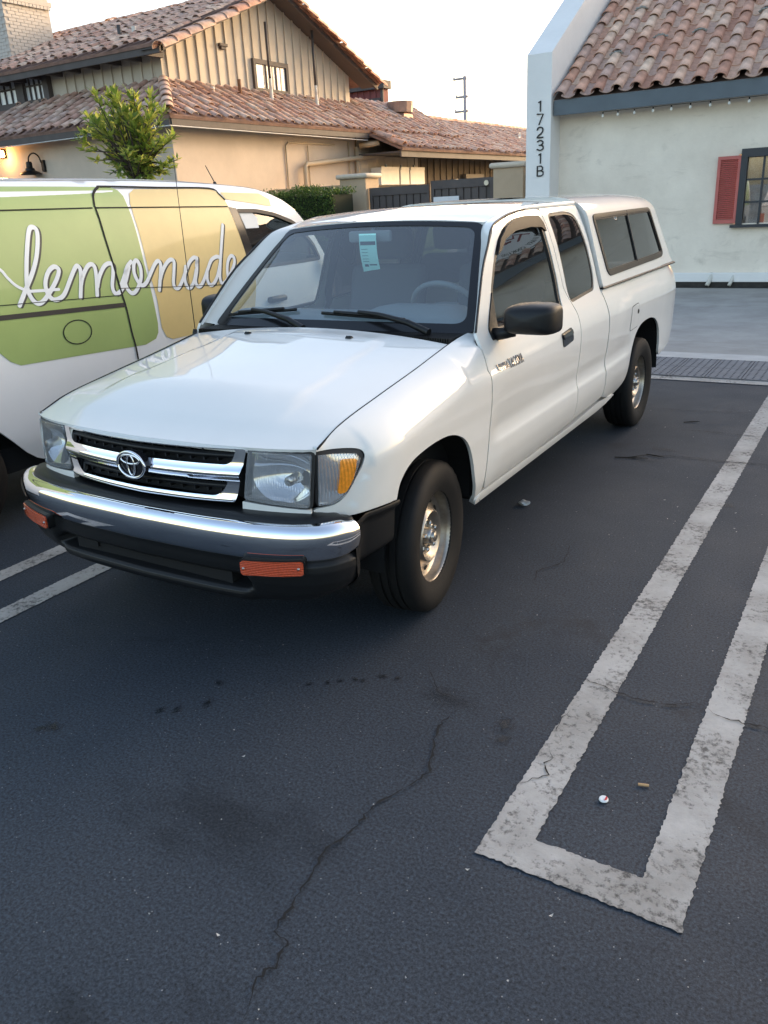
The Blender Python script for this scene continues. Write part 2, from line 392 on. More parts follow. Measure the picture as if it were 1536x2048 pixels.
def fender(y,h):
    a=z1(y)
    if h<=a: return (SX(y,h),y,h)
    t=min(1.15,(h-a)/LT);x0=SX(y,a);zg=ZG(y); s_=(PLAIN(a)-PLAIN(a-.02))/.02
    xe=.6995 if y>-.5 else lerp(.697,.6995,(y+.645)/.145)
    P=[(x0,a),(x0+s_*(zg-a)*.5,a+(zg-a)*.5),(lerp(x0,xe,.55),zg-.012),(xe,zg)]
    b=[(1-t)**3,3*t*(1-t)**2,3*t*t*(1-t),t**3]
    return (sum(q*p[0] for q,p in zip(b,P)),y,sum(q*p[1] for q,p in zip(b,P)))
YN=Spl([(0,-.735),(.235,-.726),(.46,-.704),(.6,-.675),(.69,-.642),(.75,-.60)])
def nose(x,z): return (x,YN(abs(x))-(.845-z)*.08,z)
def side(y,z): return (SX(y,z),y,z)
HG=Spl([(0,.847),(.06,.866),(.148,.893),(.426,.938),(.70,.978),(.926,1.014),(1.0,1.026)])
YR=Spl([(0,.345),(.4,.335),(.7,.318)])
def hood(x,y):
    ax=abs(x); yf=YN(ax)-.004; u=(y-yf)/(YR(ax)-yf); uu=max(-.05,min(1.05,u))
    z=HG(uu)+.044*sm(uu,0,.35)*(1-(x/.70)**2)
    xr=lerp(.50,.40,uu)
    z+=.010*sm(xr+.022-ax,0,.044)*sm(uu,.08,.35)*(1-sm(uu,.88,1.0))
    return (x,y,z)
def ws(s,t):
    B=Vector((.7305*s,lerp(.428,.492,s*s),lerp(1.052,1.046,s*s))); T=Vector((.560*s,lerp(.905,.957,s*s),lerp(1.499,1.475,s*s)))
    p=B.lerp(T,t); k=.018*math.sin(math.pi*max(0,min(1,t)))*(1-s*s*.6)
    return (p.x,p.y-k*.7,p.z+k*.7)
RZ=Spl([(.88,1.497),(.908,1.5005),(.957,1.506),(1.05,1.524),(1.2,1.543),(1.4,1.556),(2.13,1.560)])
RW=Spl([(.90,.560),(.957,.565),(1.1,.583),(1.37,.600),(2.13,.600)])
def roof(s,t):
    y=lerp(.908+.055*s*s,2.115,t); return (s*RW(y),y,RZ(y)-lerp(.031,.022,sm(y,.957,1.2))*abs(s)**2.6)

truck = thing('pickup_truck','white extended cab pickup truck with white camper shell, chrome grille and steel wheels','pickup truck',(0,1.5,0))
ARCHF=cat([(-.366,.600),(-.345,.66),(-.29,.705),(-.2,.728),(-.078,.738),(.03,.732),(.12,.706),(.20,.658),(.255,.58),(.298,.465),(.335,.385),(.352,.345)],4)
LAMP=cat([(-.641,.905),(-.60,.884),(-.557,.864),(-.520,.846),(-.503,.830),(-.500,.806),(-.510,.775),(-.534,.732),(-.566,.677),(-.599,.648),(-.642,.641)],3)
ARCHR=cat([(2.56,.383),(2.64,.42),(2.685,.50),(2.72,.60),(2.78,.69),(2.88,.742),(3.02,.758),(3.16,.752),(3.30,.72),(3.42,.65),(3.485,.54),(3.51,.46),(3.55,.425)],4)
DOORGAP=[(.418,1.06),(.455,1.09),(.55,1.20),(.658,1.308),(.78,1.391),(.893,1.463),(1.0,1.483),(1.092,1.497),(1.25,1.512),(1.366,1.516),(1.50,1.515)]
WINHOLE=rnd([(.545,1.035),(.66,1.207),(.77,1.322),(.884,1.405),(1.015,1.459),(1.135,1.481),(1.293,1.489),(1.45,1.487),(1.486,1.44),(1.479,1.333),(1.468,1.145),(1.445,1.03),(1.0,1.025)],[.02,.05,.05,.05,.05,.05,.05,.05,.03,.05,.05,.03,.0],4)
QWIN=rnd([(1.60,1.488),(1.90,1.490),(2.0,1.47),(2.035,1.419),(2.056,1.279),(2.043,1.121),(2.0,1.062),(1.585,1.040),(1.575,1.12),(1.594,1.325)],[.05,.05,.05,.05,.06,.05,.06,.03,.05,.05],5)
CW=rnd([(2.20,1.463),(3.50,1.467),(3.66,1.150),(3.60,1.125),(2.30,1.113),(2.26,1.14)],[.05,.05,.05,.03,.05,.03],5)
CAPX=Spl([(1.06,.787),(1.10,.775),(1.2,.748),(1.44,.682)])
def capside(y,h):
    a=1.44; x0=CAPX(min(h,a))
    if h<=a: q=(x0,h)
    else:
        t=min(1.05,(h-a)/.24); P=[(.682,a),(.665,a+.06),(.615,1.553),(.46,1.566)]
        b=[(1-t)**3,3*t*(1-t)**2,3*t*t*(1-t),t**3]; q=(sum(i*p[0] for i,p in zip(b,P)),sum(i*p[1] for i,p in zip(b,P)))
    return (q[0]-.02*sm(y,3.3,3.95),y,q[1]-.012*sm(y,3.0,3.8)*sm(h,1.4,1.6))
for sx in (1,-1):
    W=dict(sx=sx)
    # --- fender with its lamp notch
    top=[(y,z1(y)+LT-.001) for y in [.505-.0575*i for i in range(21)]]
    f=patch('front_fender',[(-.651,.609),(-.616,.601),(-.582,.599),(-.564,.602),(-.481,.604),(-.38,.602)]+ARCHF+[(.398,.345),(.400,.43),(.414,.6),(.416,.74),(.405,.93),(.405,z1(.405)+.10),(.43,z1(.43)+.135),(.47,z1(.47)+.15),(.505,z1(.505)+.155)]+top+LAMP+[(-.651,.638)],fender,.022,PAINT,truck,**W)
    for cy_,rr_ in ((-.01,.405),(3.10,.435)):
        wl=MB(); wl.grid(lambda u,v:(sx*lerp(.79,.50,v),cy_-rr_*math.cos(u*math.pi)*1.02,.33+(rr_+.02)*math.sin(u*math.pi)),24,3)
        wl.add([(sx*.50,cy_-rr_*1.02*math.cos(i*math.pi/24),.33+(rr_+.02)*math.sin(i*math.pi/24)) for i in range(25)],[tuple(range(25))]); wl.obj('wheel_well',DARK,truck)
    # --- corner lamp
    L2=LAMP+[(-.649,.66),(-.647,.80)]
    cl=patch('corner_lamp',inset(L2,.003),fender,.015,SEAL,truck,flange=.02,off=-.004,**W)
    IN=[(-.634,.868),(-.575,.842),(-.530,.822),(-.522,.80),(-.553,.722),(-.577,.676),(-.607,.656),(-.637,.657)]
    patch('reflector',IN,fender,.012,REFL,cl,flange=0,off=-.0015,**W)
    patch('amber_insert',rnd([(-.578,.818),(-.530,.805),(-.548,.730),(-.570,.686),(-.594,.686)],.012,4),fender,.010,AMBER,cl,flange=.010,off=.0095,**W)
    patch('lens',inset(IN,-.003),fender,.012,FLUTEY,cl,flange=.008,off=.008,**W)
    # --- head lamp and the painted trim under it
    HL=rnd([(.467,.840),(.684,.833),(.671,.651),(.440,.669)],.012,4)
    hl=ring('head_lamp',inset(HL,-.007),inset(HL,.007),nose,.02,SEAL,truck,hint=(0,-1,0),flange=.03,off=-.001,**W)
    mb=MB(); cxh,czh=.578,.752
    def bowl(u,v):
        a=2*math.pi*u; r=.098*v; x=cxh+r*math.cos(a)*1.13; z=czh+r*math.sin(a)*.93
        y=nose(x,z)[1]; return (sx*x,y+.010+.062*(1-v*v),z)
    mb.grid(bowl,40,10); mb.obj('reflector_bowl',REFL,hl,True)
    patch('reflector_surround',inset(HL,.002),nose,.02,REFL,hl,hint=(0,-1,0),flange=0,off=-.014,holes=[[(cxh+.094*1.13*math.cos(i*math.pi/12),czh+.094*.93*math.sin(i*math.pi/12)) for i in range(24)]],**W)
    mb=MB(); yb=nose(cxh,czh)[1]; mb.lathe([(-.004,.003),(-.004,.016),(.028,.018),(.05,.02)],(sx*(cxh+.03),yb,czh-.01),'y',16); mb.obj('bulb_shield',NUT,hl,True)
    def hsm(x,z):
        p=nose(x,z); return (p[0],p[1]-.012*math.cos((z-.75)*9)*math.cos((x-.56)*8),p[2])
    patch('lens',HL,hsm,.012,FLUTE,hl,hint=(0,-1,0),flange=.012,off=.002,**W)
    tr=patch('lamp_trim',[(.430,.659),(.672,.643),(.676,.612),(.429,.629)],nose,.02,PAINT,truck,hint=(0,-1,0),flange=.02,off=.004,**W)
    mb=MB(); p=nose(.663,.626); mb.lathe([(-.012,.001),(-.012,.005),(-.006,.0065),(0,.0065)],(sx*p[0],p[1],p[2]),'y',12); mb.obj('screw',NUT,tr,True)
    # --- door
    out=[(.426,.383),(1.0,.380),(1.577,.405),(1.579,.43),(1.585,.60),(1.590,.75),(1.588,.88),(1.596,.985),(1.575,1.05),(1.53,1.12),(1.528,1.15),(1.532,1.44),(1.522,1.50)]+[(y,z-.003) for y,z in DOORGAP[::-1]]+[(.411,1.0),(.414,.93),(.427,.74),(.425,.6),(.411,.43)]
    d=patch('door',out,side,.022,PAINT,truck,holes=[WINHOLE],**W)
    ring('window_seal',WINHOLE,inset(WINHOLE,.022),side,.02,SEAL,d,off=-.004,flange=.01,**W)
    patch('window_glass',inset(WINHOLE,.020),side,.05,SGLASS if sx>0 else glass('clear_side_glass',(.85,.88,.87),1.45),d,off=-.012,flange=0,**W)
    vis=[(.80,1.335),(.884,1.397),(1.015,1.451),(1.135,1.473),(1.293,1.481),(1.44,1.479),(1.474,1.44),(1.471,1.40),(1.421,1.424),(1.279,1.431),(1.088,1.424),(.941,1.396),(.854,1.352)]
    patch('rain_visor',rnd(vis,.01,2),side,.03,mat('smoked_visor',(.012,.012,.014),.45,spec=.08),d,off=.016,flange=.012,**W)
    tri=rnd([(.66,1.20),(.535,1.055),(.53,1.012),(.60,1.012),(.625,1.05)],.012,4)
    sail=patch('mirror_sail',tri,side,.02,BLACK,d,off=.006,flange=.02,**W)
    # door handle: recessed cup and lifting flap
    hx=lambda y,z:SX(y,z)
    cup=rnd([(1.292,.925),(1.452,.937),(1.466,.868),(1.312,.852)],.018,4)
    hd=patch('handle',cup,lambda y,z:(SX(y,z)+.004,y,z),.02,GLOSSBLK,d,flange=.01,**W)
    patch('handle_flap',rnd([(1.305,.918),(1.442,.929),(1.446,.905),(1.31,.893)],.008,3),lambda y,z:(SX(y,z)+.012,y,z),.02,GLOSSBLK,d,flange=.008,**W)
    # --- cab quarter with its window
    qo=[(1.588,.410),(2.0,.425),(2.100,.43),(2.095,.6),(2.105,.73),(2.10,.88),(2.095,1.0),(2.10,1.1),(2.105,1.45),(2.10,1.514),(1.535,1.514),(1.540,1.44),(1.536,1.15),(1.540,1.12),(1.585,1.05),(1.605,.985),(1.597,.88),(1.599,.75),(1.594,.6),(1.587,.43)]
    q=patch('cab_quarter',qo,side,.022,PAINT,truck,holes=[QWIN],**W)
    ring('window_seal',QWIN,inset(QWIN,.014),side,.02,SEAL,q,off=-.003,flange=.008,**W)
    patch('window_glass',inset(QWIN,.013),side,.05,DGLASS,q,off=-.006,flange=0,**W)
    # --- rocker
    def rock(y,z): return (.795-.12*(.372-z)-.6*max(0,(.345-z))**1.2,y,z)
    patch('rocker_panel',[(.36,.325),(2.1,.335),(2.25,.345),(2.42,.365),(2.42,.372),(2.10,.395),(1.58,.372),(1.0,.371),(.40,.371),(.36,.35)],rock,.03,PAINT,truck,flange=.03,**W)
    # --- bed side
    bo=[(2.118,.42),(2.114,.6),(2.124,.73),(2.118,.88),(2.113,1.0),(2.113,1.052),(3.93,1.052),(3.975,1.02),(4.005,.9),(4.01,.62),(3.975,.50),(3.9,.455),(3.6,.425)]+ARCHR[::-1]+[(2.45,.368),(2.3,.38),(2.16,.41)]
    b=patch('bed_side',bo,side,.022,PAINT,truck,**W)
    if sx>0:
        FD=rnd([(2.60,.893),(2.79,.900),(2.80,.745),(2.61,.735)],.03,4)
        ring('fuel_door_gap',FD,inset(FD,.0045),side,.02,GAPM,b,off=.0012,flange=0)
        patch('fuel_door',inset(FD,.004),side,.03,PAINT,b,off=.002,flange=.004)
        mb=MB(); mb.lathe([(.0,.001),(.004,.010),(.0,.016)],(SX(2.765,.845)+.003,2.765,.845),'x',14); mb.obj('fuel_door_latch',SEAL,b,True)
    # --- camper shell side
    co=[(2.128,1.064),(3.93,1.064),(3.86,1.15),(3.72,1.40),(3.66,1.52),(3.60,1.66),(3.55,1.675),(2.128,1.675)]
    c=patch('camper_shell_side',co,capside,.025,PAINT,truck,holes=[CW],flange=.02,**W)
    wf=ring('side_window',inset(CW,-.004),inset(CW,.026),capside,.02,BLACK,c,off=.006,flange=.02,**W)
    patch('window_glass',inset(CW,.024),capside,.05,DGLASS,c,off=-.004,flange=0,**W)
    ring('window_inner_frame',inset(CW,.024),inset(CW,.034),capside,.02,CHROME if False else SEAL,c,off=.001,flange=.006,**W)
    mb=MB(); mb.tube([tuple(Vector((sx*capside(y,h)[0],y,h))) for y,h in ((2.93,1.12),(2.92,1.3),(2.91,1.46))],.007,6); mb.obj('window_divider',SEAL,c)
    mb=MB(); mb.grid(lambda u,v:(sx*(.777+.016*math.sin(v*math.pi)),lerp(2.12,3.92,u),lerp(1.046,1.066,v)),8,5); mb.obj('shell_gasket',SEAL,c,True)
    # --- mirror
    mr=MB()
    mx,my,mz,ms=(.945,.60,1.098,1) if sx>0 else (.822,.60,1.115,.52)   # the far mirror is folded in
    def housing(u,v):
        a=2*math.pi*u; t=v   # v runs from the flat rear rim to the domed nose at the front
        k=(1-t**4)**.4 if t<1 else 0
        ca,sa=math.cos(a),math.sin(a); ex=2/5.0
        px=.116*ms*math.copysign(abs(ca)**ex,ca)*k; pz=.064*math.copysign(abs(sa)**ex,sa)*k
        px-= .012*t; pz-=.004*t
        q_=sm(-px,.0,.12)
        return (sx*(mx+px),my+.05-.125*t,mz+(pz*(1-.16*q_) if sa>0 else pz)-.012*(px+.03))
    mr.grid(housing,36,14); mir=mr.obj('mirror_housing',BLACK,truck,True,60)
    mr=MB(); mr.prism([(.116*ms*.93*math.copysign(abs(math.cos(i*math.pi/14))**.55,math.cos(i*math.pi/14)),.064*.9*math.copysign(abs(math.sin(i*math.pi/14))**.55,math.sin(i*math.pi/14))) for i in range(28)],lambda a_,b_,d_:(sx*(mx+a_),my+.048+d_,mz+b_),0,.004); mr.obj('mirror_glass',CHROME,mir)
    mr=MB(); mr.tube([(sx*.775,.575,1.030),(sx*lerp(.79,.82,sx>0),.585,1.036),(sx*lerp(.80,.87,sx>0),.595,1.046)],[.030,.026,.024],10); mr.obj('mirror_arm',BLACK,mir,True)
# --- hood
hfront=[(x,YN(abs(x))-.003) for x in [-.692+1.384*i/36 for i in range(37)]]
hrear=[(x,YR(abs(x))) for x in [.694-1.388*i/30 for i in range(31)]]
hoodo=patch('hood',hfront+[(.6935,-.5),(.694,0)]+hrear+[(-.694,0),(-.6935,-.5)],hood,.03,PAINT,truck,hint=(0,0,1),flange=.022)
for x in (-.277,.277):
    p=hood(x,.215); mb=MB(); mb.add([(p[0]+a*.014,p[1]+b*.012,p[2]+c) for a,b,c in ((-1,-1,0),(1,-1,0),(1,1,0),(-1,1,0),(-.7,-.6,.011),(.7,-.6,.011),(.6,.9,.007),(-.6,.9,.007))],[(0,1,5,4),(1,2,6,5),(2,3,7,6),(3,0,4,7),(4,5,6,7)]); mb.obj('washer_nozzle',BLACK,hoodo)
for sx in (1,-1):
    mb=MB(); mb.tube([(sx*.6965,y,ZG(y)-.003) for y in [-.64+.032*i for i in range(31)]],.0042,6); mb.obj('hood_gap_seal',GAPM,truck,True)
# dark tub under the hood, so panel gaps read black
mb=MB(); mb.box((-.66,-.60,.40),(.66,.42,.83)); mb.obj('engine_bay',DARK,truck)
mb=MB(); mb.box((-.76,.36,.36),(.76,2.10,.52)); mb.box((-.74,.44,.52),(.74,.60,.95)); mb.obj('cab_floor',DARK,truck)
mb=MB(); mb.box((-.74,2.16,.46),(.74,2.62,1.0)); mb.box((-.74,2.6,.76),(.74,3.6,1.0)); mb.box((-.74,3.58,.46),(.74,3.98,1.0)); mb.obj('bed_box',DARK,truck)
mb=MB(); mb.box((-.45,-.5,.22),(-.38,4.0,.34)); mb.box((.38,-.5,.22),(.45,4.0,.34)); mb.box((-.70,-.04,.24),(.70,.04,.32)); mb.box((-.70,3.06,.27),(.70,3.14,.35)); mb.box((-.3,.2,.25),(.3,1.6,.37)); mb.obj('chassis_frame',DARK,truck)
# cab gap liners
for sx in (1,-1):
    mb=MB(); mb.grid(lambda u,v:(sx*(SX(lerp(.38,.46,u),lerp(.39,.99,v))-.020),lerp(.38,.46,u),lerp(.39,.99,v)),2,12)
    mb.grid(lambda u,v:(sx*(SX(lerp(1.50,1.62,u),lerp(.41,1.50,v))-.020),lerp(1.55,1.61,u) if v<.6 else lerp(1.50,1.58,u),lerp(.41,1.50,v)),2,16)
    mb.grid(lambda u,v:(sx*(SX(lerp(2.08,2.14,u),lerp(.41,1.05,v))-.022),lerp(2.08,2.14,u),lerp(.41,1.05,v)),2,12)
    mb.obj('door_seal',GAPM,truck)
# --- roof, pillars, windshield
ro=[(-1+2*i/24,0) for i in range(25)]+[(1-2*i/24,1) for i in range(25)]
rf=patch('roof',ro,roof,.05,PAINT,truck,hint=(0,0,1),flange=.012)
PIN=[ws(1.004,k) for k in (0,.25,.5,.75,.97)]+[(lambda p:(p[0]+.001,p[1],p[2]))(roof(1,(y-.963)/(2.115-.963))) for y in (1.05,1.2,1.35,1.5,1.8,2.1)]
POUT=[(SX(y,z),y,z) for y,z in ((.421,1.062),(.53,1.180),(.645,1.297),(.765,1.382),(.885,1.458),(1.05,1.4935),(1.2,1.5105),(1.35,1.5185),(1.5,1.518),(1.8,1.518),(2.1,1.518))]
PIN=cat(PIN,12); POUT=cat(POUT,12)
def along(L,t):
    k=max(0,min(.9999,t))*(len(L)-1); i=int(k); return Vector(L[i]).lerp(Vector(L[i+1]),k-i)
for sx in (1,-1):
    def pil(t,k):
        a=along(PIN,t);b=along(POUT,t); p=a.lerp(b,k); w_=(b-a).length; e=.14*w_*math.sin(math.pi*max(0,min(1,k))); return (p.x+e*.8,p.y-e*.5*(1-sm(t,.3,.5)),p.z+e*.45)
    mb=MB(); mb.grid(lambda u,v:(lambda p:(sx*p[0],p[1],p[2]))(pil(u,v)),120,8)
    for e_ in (0,1): mb.grid(lambda u,v:(lambda p:(sx*(p[0]-.016*v),p[1]+.008*v,p[2]-.012*v))(pil(u,e_)),120,1)
    mb.obj('roof_pillar',PAINT,truck,True,60)
    mb=MB(); mb.tube([(sx*(p[0]-.0035),p[1]+.001,p[2]-.001) for p in POUT[:85:2]],.0055,6); mb.obj('door_weatherstrip',SEAL,truck,True)
WO=rnd([(-1,0),(1,0),(1,1),(-1,1)],.06,5)
wsh=patch('windshield',WO,ws,.06,WGLASS,truck,hint=(0,-1,1),flange=0,off=-.004)
WI=rnd([(-.945,.075),(.945,.075),(.945,.952),(-.945,.952)],.09,6)
ring('windshield_border',inset(WO,.0),WI,ws,.04,GLOSSBLK,wsh,hint=(0,-1,1),off=-.001,flange=.01)
# header lining and inside trim
mb=MB(); mb.grid(lambda u,v:tuple(Vector(roof(lerp(-.97,.97,u),lerp(.03,1,v)))-Vector((0,0,.035))),12,10); mb.obj('headliner',GREYIN,truck,True)
# cab back wall with its window
bw=[(-.76,.5),(.76,.5),(.765,1.06),(.61,1.50),(.45,1.52),(-.45,1.52),(-.61,1.50),(-.765,1.06)]
bk=patch('cab_back',bw,lambda x,z:(x,2.09,z),.2,PAINT,truck,holes=[rnd([(-.58,1.10),(.58,1.10),(.47,1.43),(-.47,1.43)],.05)],hint=(0,1,0),flange=.04)
patch('back_window',rnd([(-.585,1.095),(.585,1.095),(.475,1.435),(-.475,1.435)],.05),lambda x,z:(x,2.08,z),.3,SGLASS,bk,hint=(0,1,0),flange=0)
# cowl: ribbed black vent between hood and glass
mb=MB(); mb.grid(lambda u,v:(lambda x:(x,lerp(YR(abs(x))+.006,ws(x/.74,0)[1]+.004,v),lerp(1.030-.018*(x/.7)**2+.006,1.046,v)))(lerp(-.705,.705,u)),30,4)
cw=mb.obj('cowl_vent',BLACK,truck,True)
mb=MB()
for i in range(118):
    x=-.69+i*.0118; y0=YR(abs(x))+.012; y1=ws(x/.74,0)[1]-.008
    mb.box((x-.0028,y0,1.036-.016*(x/.7)**2),(x+.0028,y1,1.052-.005*(x/.7)**2))
tag(mb.obj('vent_ribs',BLACK,cw),kind='stuff')
# wipers
def wsp(x,t,e=0):
    s=x/lerp(.7305,.56,t); p=Vector(ws(s,t)); return (p.x,p.y-e*.65,p.z+e*.75)
for piv,mid,b0,b1 in ((( -.085,.378,1.060),-.47,-.64,-.20),((.565,.392,1.060),.17,-.04,.40)):
    wp=MB(); a=Vector(piv); m_=Vector(wsp(mid,.115,.028)); wp.tube([a,a.lerp(m_,.28)+Vector((0,0,.016))],[.017,.014],8); wp.tube([a.lerp(m_,.28)+Vector((0,0,.016)),a.lerp(m_,.7)+Vector((0,0,.014)),m_],[.014,.011,.009],8)
    wo=wp.obj('wiper_arm',BLACK,truck,True,50)
    wp=MB(); wp.tube([wsp(lerp(b0,b1,k/8),.085+.06*(k/8 if b0<-.3 else (1-k/8)*.6),.010) for k in range(9)],.008,6); wp.tube([wsp(lerp(b0,b1,k/6),.09+.06*(k/6 if b0<-.3 else (1-k/6)*.6),.018) for k in range(1,6)],.009,6); wp.obj('wiper_blade',BLACK,wo,True)
# antenna
mb=MB(); mb.tube([(-.715,.325,1.01),(-.715,.33,1.045)],[.016,.010],10); mb.tube([(-.715,.33,1.04),(-.7,.315,1.45),(-.672,.29,1.83)],[.0022,.0018,.0015],6); mb.obj('antenna',BLACK,truck,True)
# --- camper shell top, ends
mb=MB(); mb.grid(lambda u,v:(lambda y:(lerp(-.462,.462,u),y,1.566+.010*(1-(lerp(-1,1,u))**2)-.012*sm(y,3.0,3.8)))(lerp(2.128,3.58,v)),10,10)
ct=mb.obj('camper_shell_top',PAINT,truck,True)
prof=[capside(2.13,1.064+i*.0611) for i in range(11)]
mb=MB(); V=[(p[0],2.134,p[2]) for p in prof]+[(-p[0],2.134,p[2]) for p in prof[::-1]]; mb.add(V,[tuple(range(len(V)))]); mb.obj('camper_shell_front',PAINT,truck)
RE=[(3.93,1.064),(3.86,1.15),(3.72,1.40),(3.66,1.52),(3.60,1.66),(3.58,1.68)]
mb=MB(); pl=[capside(*q) for q in RE]
for i in range(len(pl)-1):
    a,b=pl[i],pl[i+1]; mb.add([(-a[0],a[1]-.004,a[2]),(a[0],a[1]-.004,a[2]),(b[0],b[1]-.004,b[2]),(-b[0],b[1]-.004,b[2])],[(0,1,2,3)])
rh=mb.obj('rear_hatch',PAINT,truck,True)
mb=MB(); mb.add([(-.55,3.895,1.14),(.55,3.895,1.14),(.48,3.735,1.42),(-.48,3.735,1.42)],[(0,1,2,3)]); mb.obj('hatch_window',SGLASS,rh)
mb=MB(); mb.box((-.74,3.985,.55),(.74,4.015,1.05),.01); mb.obj('tailgate',PAINT,truck)
mb=MB(); mb.box((-.70,4.02,.42),(.70,4.12,.54),.03); mb.obj('rear_bumper',CHROME,truck,True,40)
for sx in (1,-1):
    mb=MB(); mb.box((min(sx*.66,sx*.755),3.955,.62),(max(sx*.66,sx*.755),4.02,.90),.012); mb.obj('tail_lamp',ORANGE,truck)
# --- interior
mb=MB()
def dash(u,v):
    x=lerp(-.70,.70,u); hump=.035*sm(x,.05,.2)*(1-sm(x,.52,.62))
    T=[(.50,1.035),(.58,1.085+hump*.6),(.68,1.10+hump),(.78,1.095+hump),(.84,1.05+hump*.6),(.86,.95),(.84,.80),(.80,.62)]
    k=v*(len(T)-1); i=min(int(k),len(T)-2); f=k-i; y,z=lerp(T[i][0],T[i+1][0],f),lerp(T[i][1],T[i+1][1],f)
    return (x*(1-.06*sm(v,.0,.3)*0),y,z)
mb.grid(dash,28,28); mb.obj('dashboard',GREYIN,truck,True)
mb=MB(); cs_=Vector((.36,.98,1.06)); ax=Vector((0,.82,.57)).normalized(); e1=Vector((1,0,0)); e2=ax.cross(e1).normalized()
ringp=[cs_+e1*.185*math.cos(a)+e2*.185*math.sin(a) for a in [2*math.pi*i/40 for i in range(41)]]
mb.tube(ringp,.014,10,False); st=mb.obj('steering_wheel',GREYIN,truck,True)
mb=MB(); mb.box((-.07,-.055,-.03),(.07,.055,.03),.02,Matrix.Translation(cs_)@ax.to_track_quat('Z','Y').to_matrix().to_4x4())
for a in (math.pi*1.05,-.05*math.pi,math.pi*.5): mb.tube([cs_,cs_+e1*.18*math.cos(a)+e2*.18*math.sin(a)],.016,8)
mb.tube([cs_,(.36,.72,.90)],.03,8); mb.obj('steering_hub',GREYIN,st,True,50)
for xs in (-.36,.36):
    mb=MB(); mb.box((xs-.25,1.05,.60),(xs+.25,1.50,.74),.05); mb.box((-.25,-.06,0),(.25,.06,.56),.05,Matrix.Translation((xs,1.52,.70))@Matrix.Rotation(R(-14),4,'X')); se=mb.obj('seat',CLOTH,truck,True,50)
    mb=MB(); mb.box((-.13,-.05,0),(.13,.05,.17),.04,Matrix.Translation((xs,1.67,1.27))@Matrix.Rotation(R(-10),4,'X')); mb.obj('head_rest',CLOTH,se,True,50)
mb=MB(); mb.box((-.12,.855,1.405),(.12,.885,1.46),.012); mb.tube([(0,.885,1.44),(0,.915,1.488)],.008,8); mb.obj('rear_view_mirror',GREYIN,truck,True,40)
# --- grille
OC=rnd([(-.458,.841),(.458,.841),(.410,.655),(-.410,.655)],.014,4)
UH=rnd([(-.420,.838),(.420,.838),(.400,.786),(-.400,.786)],[.01,.01,.03,.03],5)
LH=rnd([(-.390,.731),(.390,.731),(.352,.676),(-.352,.676)],[.02,.02,.03,.03],5)
def gr(x,z):
    p=nose(x,z); c=1-(x/.46)**2
    e=.030*c+ .016*math.exp(-((z-.757)/.020)**2) +.006*math.exp(-((z-.667)/.010)**2)+.004
    return (x,p[1]-e,z)
g=patch('grille',OC,gr,.011,CHROME,truck,holes=[UH,LH],hint=(0,-1,0),flange=.035)
mb=MB(); mb.grid(lambda u,v:(lambda x,z:(x,nose(x,z)[1]+.028,z))(lerp(-.45,.45,u),lerp(.66,.84,v)),20,6); mb.obj('grille_back',DARK,g)
for zz in (.812,.703):
    mb=MB(); mb.grid(lambda u,v:(lambda x,z:(x,gr(x,.80)[1]+.012+.012*abs(2*v-1),z))(lerp(-.412,.412,u) if zz>.75 else lerp(-.375,.375,u),lerp(zz-.011,zz+.011,v)),24,4); mb.obj('grille_slat',BLACK,g,True)
for zz,h_ in ((.812,.024),(.703,.026)):
    for i in range(15):
        x=-.385+i*.055
        if abs(x)>.36 and zz<.75: continue
        y=gr(x,.80)[1]+.026; MB().box((x-.003,y,zz-h_),(x+.003,y+.02,zz+h_)).obj('grille_rib',BLACK,g)
ez=.762; ey=gr(0,ez)[1]-.014
mb=MB()
def ell(a_,b_,cx,cz,n=40,rr=.0045):
    return [(cx+a_*math.cos(2*math.pi*i/n),ey-.002,cz+b_*math.sin(2*math.pi*i/n)) for i in range(n+1)]
mb.prism([(.066*math.cos(i*math.pi/20),.047*math.sin(i*math.pi/20)) for i in range(40)],lambda a_,b_,d_:(a_,ey+d_,ez+b_),.003,.03); em=mb.obj('emblem',GLOSSBLK,g)
mb=MB(); mb.tube(ell(.066,.047,0,ez),.0055,8,False); mb.tube(ell(.046,.0165,0,ez+.020),.0040,8,False); mb.tube(ell(.0175,.037,0,ez-.001),.0040,8,False); mb.obj('emblem_rings',CHROME,g,True)
# --- bumper
BY=Spl([(0,-.868),(.3,-.858),(.5,-.838),(.64,-.806),(.73,-.765),(.785,-.715),(.812,-.665),(.822,-.63),(.8235,-.61)])
def bplan(q):
    # q in [-1,1] along the bar: returns x, y and outward normal in plan
    T=[(0,0),(.3,.3),(.5,.5),(.64,.64),(.73,.74),(.785,.83),(.812,.90),(.822,.96),(.8235,1.0)]
    a=abs(q); x=tab(a,[(t,x_) for x_,t in T]); return math.copysign(x,q),BY(x)
def bnorm(q):
    e=.01; a=bplan(min(1,q+e));b=bplan(max(-1,q-e)); t=Vector((a[0]-b[0],a[1]-b[1],0)).normalized(); return Vector((t.y,-t.x,0))
CP=[(-.062,.612),(-.048,.619),(-.030,.619),(-.017,.613),(-.006,.600),(0,.582),(.001,.560),(-.003,.535),(-.010,.512),(-.019,.497),(-.032,.492)]
CPS=cat([(a,b) for a,b in CP],4)
mb=MB()
def bar(u,v):
    q=lerp(-1,1,u); x,y=bplan(q); n=bnorm(q); k=v*(len(CPS)-1); i=min(int(k),len(CPS)-2); f=k-i; o_,z=lerp(CPS[i][0],CPS[i+1][0],f),lerp(CPS[i][1],CPS[i+1][1],f)
    e=sm(abs(q),.86,1.0); z=lerp(z,.556+(z-.556)*(1-.16*e),1)+.004*(1-q*q)-.0
    return (x+n.x*o_,y+n.y*o_-.0,z)
mb.grid(bar,120,40); bum=mb.obj('front_bumper',CHROME,truck,True)
